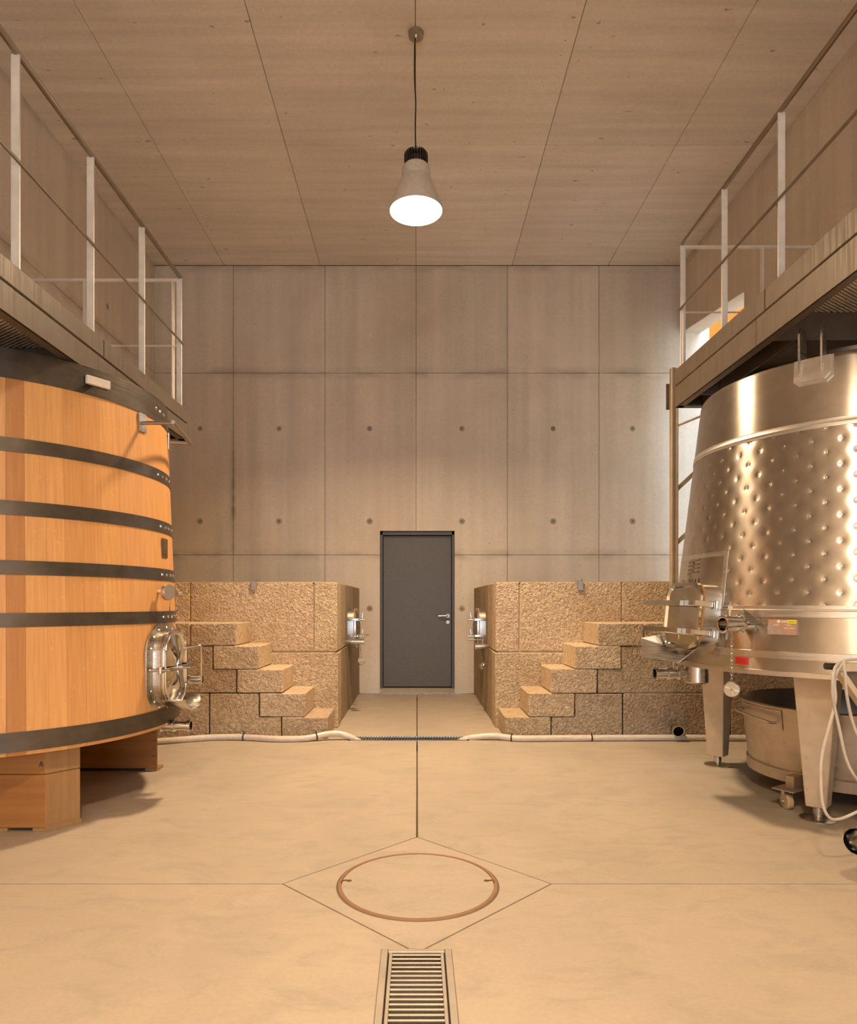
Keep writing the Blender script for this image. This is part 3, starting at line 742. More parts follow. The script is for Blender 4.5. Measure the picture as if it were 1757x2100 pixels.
# outlet lip below the hatch
v = []
for k in range(9):
    t_ = -1 + 2 * k / 8; a = .19 * t_
    v += [HP(a, -.175 - .06 * (1 - t_*t_), .05), HP(a * .72, -.185 - .085 * (1 - t_*t_), .20 - .03 * t_*t_)]
mb = MB().add(v, [(2*k, 2*k+2, 2*k+3, 2*k+1) for k in range(8)])
lip = mb.build('outlet_lip', M['steel'], vat, smooth=60); sm = lip.modifiers.new('thickness', 'SOLIDIFY'); sm.thickness = .004
butterfly(vat, vpt(-.20, .70, -.02), (1, .03, 0), .028, .19, (.2, -.9, .1), .05, 'racking_valve')
butterfly(vat, Vector((-1.67, 4.19, .43)), (1, .01, 0), .032, .26, (0, -1, .2), .04, 'drain_valve')

# supports of the vat: two beams with mitred ends
def beam(corners, z0, z1, label, cuts, blocks, letter=None, marks=False):
    cx = sum(c[0] for c in corners) / 4; cy = sum(c[1] for c in corners) / 4
    t = thing('support_beam', (cx, cy, 0), label, 'wooden beam')
    zs = [z0] + cuts + [z1]
    for a, b in zip(zs, zs[1:]):
        me = MB().hexa([(x, y, a + .0012) for x, y in corners], [(x, y, b - .0012) for x, y in corners]).mesh('board', [M['pine'], M['pine_end']], bevel=.003, smooth=0)
        for p in me.polygons:
            if p.normal.x > .5: p.material_index = 1
        o = link('board', me, t); k = random.uniform(.92, 1.06); o.color = (k, k * .98, k * .95, 1)
    for bx, by, sx, sy in blocks: MB().hexa([(bx, by, 0), (bx+sx, by, 0), (bx+sx, by+sy, 0), (bx, by+sy, 0)], [(bx, by, z0), (bx+sx, by, z0), (bx+sx, by+sy, z0), (bx, by+sy, z0)]).build('shim', M['pine_end'], t, bevel=.002, smooth=0)
    return t
b1 = beam([(-3.30, 3.50), (-1.936, 3.50), (-1.822, 3.64), (-3.30, 3.64)], .020, .437, 'pine support beam under the front of the oak vat, marked A', [.300], [(-2.005, 3.502, .07, .13), (-2.20, 3.502, .065, .13), (-2.75, 3.502, .07, .13), (-3.25, 3.502, .07, .13)])
MB().hexa([(-1.945, 3.503, .001), (-1.93, 3.50, .001), (-1.815, 3.637, .001), (-1.83, 3.64, .001)], [(-1.945, 3.503, .03), (-1.935, 3.50, .03), (-1.818, 3.637, .03), (-1.83, 3.64, .03)]).build('shim', M['pine_end'], b1, smooth=0)
ac = P(84.5, 1567, 3.498)
mb = MB(); mb.prism([ac + Vector((-.012, 0, -.014)), ac + Vector((-.007, 0, -.014)), ac + Vector((.0025, 0, .014)), ac + Vector((-.0025, 0, .014))], (0, -.0012, 0)); mb.prism([ac + Vector((.007, 0, -.014)), ac + Vector((.012, 0, -.014)), ac + Vector((.0025, 0, .014)), ac + Vector((-.0025, 0, .014))], (0, -.0012, 0)); mb.box((ac.x - .007, ac.y - .0012, ac.z - .006), (ac.x + .007, ac.y, ac.z - .002)); mb.build('letter_mark', M['ink'], b1, smooth=0)
b2 = beam([(-3.30, 4.767), (-1.84, 4.767), (-1.95, 4.905), (-3.30, 4.905)], .020, .437, 'pine support beam under the back of the oak vat', [.30], [(-1.93, 4.77, .085, .12), (-2.5, 4.77, .09, .12), (-3.1, 4.77, .09, .12)])
mb = MB()
for z in (.05, .105, .16, .215, .27, .325): mb.box((-1.878, 4.7655, z), (-1.858, 4.768, z + .005))
mb.build('finger_joint', M['ink'], b2, smooth=0)
MB().box((-3.28, 4.79, .002), (-1.86, 4.89, .019)).build('dark_pad', M['black'], b2, smooth=0)

# ------------------------------------------------------------------ stainless tank
TC = Vector((2.805, 4.345, 0)); TR0 = 1.113; TK = -.12
ZB_, ZL, ZU, ZT = .793, 1.156, 2.163, 2.553
def tr(z): return TR0 + TK * (z - .7)
def tn(a): return Vector((-math.cos(a), -math.sin(a), 0))
def tt(a): return Vector((math.sin(a), -math.cos(a), 0))      # towards the camera side
def tpt(a, z, dr=0.): r = tr(z) + dr; return Vector((TC.x - r * math.cos(a), TC.y - r * math.sin(a), z))
def t_ang(px, z):
    best = (1e9, 0)
    for i in range(2000):
        a = -.5 + 2.0 * i / 2000; q = tpt(a, z)
        if tn(a).dot(Vector((q.x, q.y, 0))) < 0:
            e = abs(VX + F * q.x / q.y - px)
            if e < best[0]: best = (e, a)
    return best[1]
tank = thing('steel_tank', (TC.x, TC.y, 0), 'conical stainless steel wine tank with dimpled cooling jacket on four legs', 'tank')
# jacket with quilted surface
a_ref = t_ang(1692, 1.65); DAZ = .0735; DZ = .1370; Z0D = ZL + .025
PATCH_A = t_ang(1489, 1.35); PATCH_Z = 1.505
def in_patch(a, z): return a < PATCH_A and z < PATCH_Z
spots = []
CN0, CN1 = -23, 14
for c in range(CN0, CN1 + 1):
    a = a_ref + c * DAZ
    for k in range(9):
        z = Z0D + (k + (.5 if c % 2 else 0.)) * DZ
        if z < ZU - .02: spots.append((c, k, a, z))
def quilt(a, z):
    if in_patch(a + .02, z - .02): return 0.
    cf = (a - a_ref) / DAZ; c0 = round(cf); best = 9.
    for c in (c0 - 1, c0, c0 + 1):
        if not CN0 <= c <= CN1: continue
        o = .5 if c % 2 else 0.
        k = round((z - Z0D) / DZ - o); k = max(0, min(k, 8)); zz = Z0D + (k + o) * DZ
        if zz > ZU - .02: zz -= DZ
        d = math.hypot((cf - c) * DAZ * 1.03, z - zz); best = min(best, d)
    return -.0011 * math.exp(-(best / .034)**2) - .0024 * math.exp(-(best / .0115)**2)
A0, A1 = a_ref + CN0 * DAZ - .03, a_ref + CN1 * DAZ + .03
NA, NZ = 500, 150; v = []; f = []
for i in range(NA + 1):
    a = A0 + (A1 - A0) * i / NA
    for j in range(NZ + 1):
        z = ZL + (ZU - ZL) * j / NZ; e = min(j, NZ - j, 6) / 6.; v.append(tpt(a, z, .002 + quilt(a, z) * (1 if 0 < j < NZ else 0)))
for i in range(NA):
    for j in range(NZ): q = i * (NZ + 1) + j; f.append((q, q + NZ + 1, q + NZ + 2, q + 1))
mb = MB(); mb.add(v, f)
nb = 60
v = []; f = []
for i in range(nb + 1):
    a = A1 + (A0 + 2*PI - A1) * i / nb; v += [tpt(a, ZL, .002), tpt(a, ZU, .002)]
for i in range(nb): f.append((2*i, 2*i+2, 2*i+3, 2*i+1))
mb.add(v, f)
mb.build('cooling_jacket', M['tank'], tank, smooth=60, recalc=False)
spot = MB().lathe([(.0004, .0010), (.0035, .0009), (.0052, .0002), (.0062, .0008), (.0085, .0012), (.0105, .0006)], (0, 0, 0), n=12).mesh('weld_spot', M['weld'])
for c, k, a, z in spots:
    if in_patch(a + .02, z - .02): continue
    nrm = Vector((tn(a).x, tn(a).y, .12)); link('weld_spot', spot, tank, orient(tpt(a, z, -.0016), nrm, 1.1))
def tring(prof, name, mat, n=160): return MB().lathe([(tr(z) + d, z) for z, d in prof], (TC.x, TC.y, 0), n=n).build(name, mat, tank, smooth=35)
tring([(ZU + .02, .0015), (ZT - .03, .0015), (ZT - .010, -.002), (ZT, -.012), (ZT + .004, -.03)], 'upper_shell', M['tank'])
tring([(ZU - .022, .003), (ZU - .020, .0045), (ZU - .004, .0045), (ZU, .006), (ZU + .004, .0045), (ZU + .024, .0045), (ZU + .026, .001)], 'seam_band', M['weld'])
tring([(ZB_ + .10, .0012), (ZL - .04, .0012)], 'lower_shell', M['tank'])
tring([(ZL - .042, .001), (ZL - .040, .0035), (ZL - .008, .0035), (ZL - .004, .007), (ZL, .007), (ZL + .003, .0035), (ZL + .024, .003), (ZL + .026, .0)], 'seam_band', M['weld'])
tring([(ZB_ + .098, .003), (ZB_ + .136, .003), (ZB_ + .138, .001)], 'seam_band', M['weld'])
tring([(ZB_ + .030, .0015), (ZB_ + .10, .0015)], 'foot_band', M['tank'])
tring([(ZB_, -.25), (ZB_, -.012), (ZB_ + .004, .001), (ZB_ + .030, .004), (ZB_ + .032, .0015)], 'bottom_edge', M['weld'])
MB().lathe([(.3, ZB_ - .02), (tr(ZB_) - .02, ZB_ + .002)], (TC.x, TC.y, 0), n=64).build('bottom_plate', M['steel'], tank)
MB().lathe([(tr(ZT) - .03, ZT + .002), (.45, ZT + .09), (.42, ZT + .10), (.42, ZT + .17), (.001, ZT + .18)], (TC.x, TC.y, 0), n=64).build('top_cone', M['steel'], tank)
# reinforcing border round the hatch
def strip(a0, a1, z0, z1, d, name, mat, parent=tank, n=14):
    v = []; f = []
    for i in range(n + 1):
        a = a0 + (a1 - a0) * i / n; v += [tpt(a, z0, 0), tpt(a, z0, d), tpt(a, z1, d), tpt(a, z1, 0)]
    for i in range(n): f += [(4*i + q, 4*i + 4 + q, 4*i + 5 + q, 4*i + 1 + q) for q in range(3)]
    f += [(0, 1, 2, 3), (4*n + 3, 4*n + 2, 4*n + 1, 4*n)]
    return MB().add(v, f).build(name, mat, parent, smooth=35)
strip(-.6, PATCH_A + .002, PATCH_Z - .028, PATCH_Z, .0035, 'hatch_border', M['weld'])
strip(PATCH_A - .028, PATCH_A, ZL + .02, PATCH_Z, .0040, 'hatch_border', M['weld'], n=4)
# logo strokes etched above the hatch
lg = MB(); aL, aR = t_ang(1412, 1.42), t_ang(1434, 1.42)
def tl(s_, z): return tpt(aL + (aR - aL) * s_, z, .0046)
def stroke(p, q, wd=.0035):
    p, q = Vector(p), Vector(q); n_ = tn((aL + aR) / 2); e = (q - p).normalized().cross(n_) * wd
    lg.prism([p - e, q - e, q + e, p + e], n_ * .0006)
zz = (1.458, 1.433, 1.408, 1.383)
for i, z in enumerate(zz): stroke(tl(-.0 + .0 * i, z), tl(1.0, z + .010))
for i in range(3): stroke(tl(.38, zz[i] + .004), tl(.62, zz[i+1] + .006), .0025)
for i in range(7):
    x = -.5 + .26 * i; stroke(tl(x, 1.325), tl(x, 1.348), .004) if i not in (2,) else None
lg.build('etched_logo', M['ink'], tank, smooth=0)
# lifting lugs
def lug(px):
    a = t_ang(px, 2.5); q = tpt(a, 2.5); n_ = tn(a); u_ = tt(a)
    pts = [(.004, 2.435), (.030, 2.435 + .03), (.030, 2.64), (.030, 2.685), (.005, 2.725), (-.055, 2.725), (-.075, 2.69), (-.075, 2.57), (.004, 2.545)]
    mb = MB().prism([Vector((q.x, q.y, 0)) + n_ * d + Vector((0, 0, z)) - u_ * .006 for d, z in pts], u_ * .012)
    o = mb.build('lifting_lug', M['steel'], tank, bevel=.0015)
    MB().lathe([(.016, -.0075), (.016, .0075), (.0005, .0075)], Vector((q.x, q.y, 2.668)) - n_ * .02, u_, 14).lathe([(.016, -.0075), (.0005, -.0075)], Vector((q.x, q.y, 2.668)) - n_ * .02, u_, 14).build('eye', M['brass'], o)
lug(1642); lug(1686)
a0, a1 = t_ang(1634, 2.48), t_ang(1703, 2.48)
poly = [(0, 2.545), (0, 2.445), (.16, 2.415), (.84, 2.415), (1, 2.445), (1, 2.545)]
mb = MB()
for grow, d in ((.09, .0035), (0, .007)):
    v = []
    for t_, z in poly:
        a = a0 + (a1 - a0) * (.5 + (t_ - .5) * (1 + 2 * grow)); zz_ = z - (.020 if z < 2.54 and grow else 0); v.append(tpt(a, zz_, d + .002))
    c_ = len(v); mb.add(v + [p - tn((a0 + a1) / 2) * .012 for p in v], [tuple(range(c_))] + [(i, (i+1) % c_, c_ + (i+1) % c_, c_ + i) for i in range(c_)])
mb.build('lug_plate', M['weld'], tank, smooth=30)
# legs
def leg(x, y, vis):
    pts_b = [(-.050, -.058), (.052, -.058), (.052, .058), (-.050, .058)]; pts_t = [(-.105, -.085), (.105, -.085), (.105, .085), (-.105, .085)]
    rd = Vector((x - TC.x, y - TC.y, 0)).normalized(); tg_ = Vector((-rd.y, rd.x, 0)); c_ = Vector((x, y, 0))
    l = MB().hexa([c_ + tg_ * a + rd * b + Vector((0, 0, .075)) for a, b in pts_b], [c_ + tg_ * a + rd * b + Vector((0, 0, ZB_ - .002)) for a, b in pts_t]).build('leg', M['satin'], tank, bevel=.004)
    MB().cyl((x, y, .012), (x, y, .08), .020, n=14).cyl((x, y, .030), (x, y, .062), .026, n=14).build('foot_screw', M['steel'], l)
    MB().lathe([(.094, 0), (.094, .006), (.085, .010), (.030, .018), (.001, .018)], (x, y, 0), n=32).build('foot_pad', M['steel'], l)
for x, y in ((2.214, 3.71), (2.214, 4.95), (3.395, 3.71), (3.395, 4.95)): leg(x, y, 1)
# hatch
ha = math.radians(9); n_ = (tn(ha) + Vector((0, 0, .10))).normalized(); u_ = tt(ha); k_ = n_.cross(u_).normalized()
if k_.z < 0: k_ = -k_
hc = tpt(ha, 1.105)
def TP(a, b, d): return hc + u_ * a + k_ * b + n_ * d
def tloop(wd, ht, r, d): return [TP(a, b, d) for a, b in stadium(wd, ht, r, 6)]
hn = shell([tloop(.39, .40, .085, -.06), tloop(.385, .395, .085, .095)]).build('hatch_neck', M['steel'], tank, smooth=40)
shell([tloop(.385, .395, .085, .090), tloop(.392, .402, .087, .092), tloop(.392, .402, .087, .104)]).build('gasket', M['gasket'], hn, smooth=40)
hd = shell([tloop(.39, .40, .085, .104), tloop(.40, .41, .09, .110), tloop(.395, .405, .088, .124), tloop(.355, .365, .07, .128), tloop(.335, .345, .065, .114), tloop(.06, .08, .02, .110)], True).build('hatch_door', M['chrome'], tank, smooth=45)
for b in (.075, -.095):
    mb = MB(); mb.obox(TP(-.10, b, .152), u_ * .29, k_ * .017, n_ * .006); mb.obox(TP(.20, b, .085), u_ * .006, k_ * .017, n_ * .075)
    mb.cyl(TP(.06, b, .12), TP(.06, b, .17), .012, n=10); mb.obox(TP(.06, b, .172), u_ * .022, k_ * .020, n_ * .014)
    mb.cyl(TP(-.395, b, .15), TP(-.43, b, .148), .009, n=8); mb.cyl(TP(.215, b - .025, .03), TP(.215, b + .025, .03), .013, n=10)
    mb.build('clamp_bar', M['chrome'], hd, bevel=.002)
MB().obox(TP(-.02, -.135, .1125), u_ * .006, k_ * .014, n_ * .001).build('yellow_mark', M['yellow'], hd)
# chute below the hatch
def sheet(pts, faces, name, mat=M['steel'], parent=tank, th=.003):
    o = MB().add(pts, faces).build(name, mat, parent, smooth=0); s_ = o.modifiers.new('thickness', 'SOLIDIFY'); s_.thickness = th; return o
zr = .90 - hc.z
IL, IR = TP(-.19, -.215, .02), TP(.19, -.215, .02)
OL, OR = TP(-.215, -.285, .235), TP(.215, -.285, .235)
ILt, IRt = TP(-.22, -.10, .01), TP(.22, -.165, .01)
OLt, ORt = TP(-.285, -.165, .225), TP(.265, -.185, .15)
sheet([IL, IR, OR, OL, ILt, IRt, OLt, ORt], [(0, 1, 2, 3), (0, 3, 6, 4), (1, 5, 7, 2)], 'chute')
# sump and drain valve
sp = Vector((1.80, 4.33, .68)); MB().lathe([(.001, 0), (.066, .0), (.072, .008), (.072, .13)], sp, n=32).build('sump', M['steel'], tank)
butterfly(tank, sp + Vector((-.055, 0, .062)), (-1, -.02, 0), .034, .215, (-1, .1, .08), .13, 'drain_valve')
# outlet valve with cap on a chain
oa = t_ang(1535, 1.02); q = tpt(oa, 1.075); dn = (tn(oa) + Vector((-.55, .1, 0))).normalized(); u3 = Vector((dn.y, -dn.x, 0))
if u3.y > 0: u3 = -u3
MB().lathe([(.034, -.05), (.034, .06), (.052, .062), (.052, .074), (.046, .076), (.046, .16), (.050, .162), (.050, .182), (.042, .184), (.036, .182), (.034, .10), (.001, .10)], q, dn, 28).build('outlet_valve', M['chrome'], tank)
pv = q + dn * .135; MB().cyl(pv + Vector((0, 0, .04)), pv + Vector((0, 0, .098)), .010, n=10).cyl(pv + Vector((0, 0, .085)), pv + Vector((0, 0, .102)), .016, n=10).tube([pv + Vector((0, 0, .092)), pv + Vector((-.045, -.01, .09))], .006, 6).build('valve_key', M['chrome'], tank)
sheet([q + Vector((0, 0, .085)) + tn(oa) * .05 - tt(oa) * .0, q + tn(oa) * .002 + tt(oa) * .13 + Vector((0, 0, -.035)), q + tn(oa) * .085 + Vector((0, 0, .02)) + tt(oa) * .03, q + tn(oa) * .06 - tt(oa) * .06 + Vector((0, 0, .03))], [(0, 1, 2), (0, 2, 3)], 'gusset')
c0 = q + dn * .12 + Vector((0, 0, -.045)); capo, cc = cap_chain(tank, c0, Vector((c0.x, c0.y, .748)), (-.45, -.88, -.12), .044, .0075)
nn = Vector((-.45, -.88, -.12)).normalized(); ux = nn.cross(Vector((0, 0, 1))).normalized(); uy = ux.cross(nn); mb = MB()
for k in range(3):
    a = k * PI / 3 + .3; e = math.cos(a) * ux + math.sin(a) * uy; mb.obox(cc + nn * .010, e * .038, e.cross(nn) * .0035, nn * .003)
mb.build('cap_ribs', M['chrome'], capo)
# rating plate and stickers
def tplate(px0, px1, z0, z1, d, name, mat, parent=tank, skew=0.):
    am = t_ang((px0 + px1) / 2, (z0 + z1) / 2); a0, a1 = t_ang(px0, (z0 + z1) / 2), t_ang(px1, (z0 + z1) / 2)
    return strip(a0, a1, z0, z1, d, name, mat, parent, 4)
rp_ = tplate(1578, 1636, 1.022, 1.104, .022, 'rating_plate', M['platebrown'])
ra0, ra1 = t_ang(1578, 1.06), t_ang(1636, 1.06)
def rl(s_, z): return tpt(ra0 + (ra1 - ra0) * s_, z, .0226)
mb = MB(); mb.add([rl(.0, 1.026), rl(.55, 1.026), rl(.60, 1.030), rl(.45, 1.050), rl(.25, 1.068), rl(0, 1.072)], [(0, 1, 2, 3, 4, 5)]); mb.build('plate_print', M['plategrey'], rp_, smooth=0)
mb = MB()
def bar2(s0, s1, z0, z1): mb.add([rl(s0, z0), rl(s1, z0), rl(s1, z1), rl(s0, z1)], [(0, 1, 2, 3)])
cc2 = [(.38 + .065 * math.cos(k * PI / 6), 1.0935 + .0085 * math.sin(k * PI / 6)) for k in range(12)]
mb.add([rl(a, z) for a, z in cc2], [tuple(range(12))])
for k in range(5): bar2(.48 + k * .042, .51 + k * .042, 1.087, 1.0985)
for k, (s0, s1) in enumerate(((.22, .80), (.2, .82))): bar2(s0, s1, 1.0765 - k * .006, 1.0785 - k * .006)
bar2(.58, .73, 1.056, 1.060); bar2(.77, .93, 1.056, 1.060)
mb.build('plate_lettering', M['print'], rp_, smooth=0)
strip(ra0 + (ra1 - ra0) * .68, ra0 + (ra1 - ra0) * .985, 1.083, 1.1025, .0232, 'yellow_sticker', M['yellow'], rp_, 2)
mb = MB(); mb.add([tpt(ra0 + (ra1 - ra0) * s_, z, .0238) for s_, z in ((.72, 1.0915), (.94, 1.0915), (.94, 1.094), (.72, 1.094))], [(0, 1, 2, 3)]); mb.build('sticker_print', M['ink'], rp_, smooth=0)
rs = tplate(1508, 1534, .846, .886, .003, 'red_sticker', M['red'])
mb = MB()
for k, z in enumerate((.879, .870, .861, .853)):
    b0, b1 = t_ang(1511, .86), t_ang(1531 - 3 * (k % 2), .86); mb.add([tpt(b0, z, .0036), tpt(b1, z, .0036), tpt(b1, z + .0022, .0036), tpt(b0, z + .0022, .0036)], [(0, 1, 2, 3)])
mb.build('sticker_print', M['rust_dark'], rs, smooth=0)

# ------------------------------------------------------------------ tub on casters under the tank
tc = Vector((2.77, 4.30, 0)); tub = thing('steel_tub', tc, 'worn stainless tub on casters under the steel tank', 'tub')
MB().lathe([(.545, .16), (.585, .17), (.630, .560), (.637, .566), (.630, .570), (.622, .562), (.575, .18), (.001, .175)], tc, n=96).build('body', M['tubsteel'], tub, smooth=40)
MB().lathe([(.575, .11), (.592, .112), (.597, .178), (.590, .186), (.575, .18)], tc, n=96).build('skirt', M['tubsteel'], tub, smooth=40)
def tub_pt(a, z, d=0.): r = .585 + (z - .17) * .1154 + d; return Vector((tc.x - r * math.cos(a), tc.y - r * math.sin(a), z))
def tub_ang(px, z): return min(((abs(VX + F * tub_pt(a / 500, z).x / tub_pt(a / 500, z).y - px), a / 500) for a in range(-50, 700)), key=lambda e: e[0])[1]
h0, h1 = tub_ang(1532, .5), tub_ang(1604, .48)
v = []; f = []
for i in range(11):
    a = h0 - .1 + (h1 - h0 + .1) * i / 10; v += [tub_pt(a, .425, .002), tub_pt(a, .425, .006), tub_pt(a, .545, .006), tub_pt(a, .545, .002)]
for i in range(10): f += [(4*i + q, 4*i + 4 + q, 4*i + 5 + q, 4*i + 1 + q) for q in range(3)]
f += [(43, 42, 41, 40)]
MB().add(v, f).build('handle_patch', M['tubsteel'], tub, smooth=30)
hA, hB = tub_ang(1528, .5), tub_ang(1590, .47)
MB().tube(smooth_path([tub_pt(hB, .462, .0), tub_pt(hB, .470, .05), tub_pt(hB - .06, .485, .075), tub_pt((hA + hB) / 2, .492, .07), tub_pt(hA - .02, .498, .07), tub_pt(hA - .10, .500, .03), tub_pt(hA - .12, .500, .0)], 5), .008, 8).build('handle', M['steel'], tub)
def caster(x, y):
    d = Vector((x - tc.x, y - tc.y, 0)); d.normalize(); s_ = Vector((-d.y, d.x, 0))
    c = Vector((x, y, 0)); k = MB()
    k.obox(c - d * .03 + Vector((0, 0, .113)), d * .08, s_ * .065, Vector((0, 0, .004))); k.obox(c - d * .075 + Vector((0, 0, .15)), d * .045, s_ * .025, Vector((0, 0, .035)))
    cp = k.build('caster_bracket', M['tubsteel'], tub, bevel=.002)
    fx = Vector((.99, .12, 0)); w_ = Vector((-.12, .99, 0)); wc = c + Vector((0, 0, .045))
    k = MB()
    for s in (-1, 1): k.obox(wc + fx * s * .026 + Vector((0, 0, .022)), fx * .002, w_ * .014, Vector((0, 0, .040)))
    k.obox(wc + Vector((0, 0, .062)), fx * .028, w_ * .018, Vector((0, 0, .003))); k.cyl(wc - fx * .034, wc + fx * .034, .007, n=8); k.build('caster_fork', M['steel'], cp, bevel=.001)
    MB().lathe([(.001, -.018), (.036, -.018), (.045, -.012), (.045, .012), (.036, .018), (.001, .018)], wc, fx, 24).build('caster_wheel', M['wheel'], cp)
caster(2.146, 3.90); caster(3.40, 3.90); caster(3.0, 5.02)

# ------------------------------------------------------------------ pump trolley at the right edge and its cable
pt_ = thing('pump_trolley', (2.45, 2.78, 0), 'steel pump trolley with a black grip handle cut off by the right edge', 'trolley')
YT = 3.05
g0 = P(1692, 1366, YT); g1 = P(1715, 1368, YT)
MB().cyl(g0, g1 + Vector((.03, 0, 0)), .0155, n=16).build('grip', M['black'], pt_)
bz = P(1712, 1372, YT)
MB().prism([bz + Vector((0, -.03, -.010)), bz + Vector((.50, -.03, -.010)), bz + Vector((.50, -.03, .030)), bz + Vector((.0, -.03, .030))], (0, .06, 0)).build('handle_bar', M['satin'], pt_, bevel=.003)
MB().prism([bz + Vector((.0, -.028, -.01)), bz + Vector((.03, -.028, -.01)), bz + Vector((.25, -.028, -.33)), bz + Vector((.22, -.028, -.33))], (0, .05, 0)).build('brace', M['satin'], pt_, bevel=.002)
MB().prism([bz + Vector((.04, .0, -.01)), bz + Vector((.50, .0, -.01)), bz + Vector((.50, .0, -.33)), bz + Vector((.25, .0, -.33))], (0, .004, 0)).build('side_panel', M['fascia2'], pt_, smooth=0)
mb = MB(); mb.box((2.14, 3.01, .10), (2.19, 3.06, .90)); mb.box((2.14, 2.45, .10), (2.75, 3.06, .14)); mb.build('frame', M['satin'], pt_, bevel=.003)
mb = MB().lathe([(.001, 0), (.12, .0), (.14, .02), (.14, .22), (.12, .25), (.001, .26)], (2.24, 2.70, .29), (1, 0, 0), 28); mb.build('pump_body', M['steel'], pt_)
ic = P(1758, 1726, 2.76)
MB().lathe([(.047, -.30), (.047, -.03), (.054, -.02), (.059, -.018), (.059, 0), (.052, .004), (.047, -.012), (.041, -.06), (.041, -.15), (.001, -.15)], ic, (-.82, -.55, .08), 36).build('inlet_pipe', M['chrome'], pt_)
for x, y in ((2.20, 2.50), (2.20, 3.0), (2.68, 2.50), (2.68, 3.0)):
    MB().lathe([(.001, -.015), (.05, -.015), (.05, .015), (.001, .015)], (x, y, .05), (1, 0, 0), 20).cyl((x, y, .05), (x, y, .11), .012, n=8).build('wheel', M['black'], pt_)
cb = thing('power_cable', P(1700, 1372, 3.0), 'grey power cable looped over the trolley handle', 'cable')
YC = 3.0
def cpts(l, Y0=YC): return [P(a, b, Y0 + d) for a, b, d in l]
MB().tube(smooth_path(cpts([(1790, 1350, .06), (1757, 1352, .05), (1735, 1354, .045), (1716, 1364, .0), (1709, 1380, -.02), (1707, 1400, -.03), (1707, 1425, -.02), (1712, 1455, .0), (1722, 1500, .0), (1733, 1550, 0), (1748, 1585, .0), (1775, 1620, .02), (1800, 1640, .02)]), 6), .0066, 8).build('cable', M['cable'], cb)
MB().tube(smooth_path(cpts([(1800, 1640, -.04), (1757, 1665, -.04), (1720, 1680, -.04), (1700, 1676, -.04), (1687, 1650, -.03), (1683, 1600, -.02), (1685, 1550, -.01), (1697, 1500, .0), (1708, 1460, .01), (1713, 1430, .02), (1711, 1400, .02), (1716, 1378, .0), (1730, 1358, .0)]), 6), .0066, 8).build('cable', M['cable'], cb)
MB().tube(smooth_path(cpts([(1730, 1356, .0), (1733, 1385, -.03), (1736, 1425, -.02), (1745, 1470, 0), (1757, 1505, 0), (1775, 1540, .02)]), 6), .0066, 8).build('cable', M['cable'], cb)

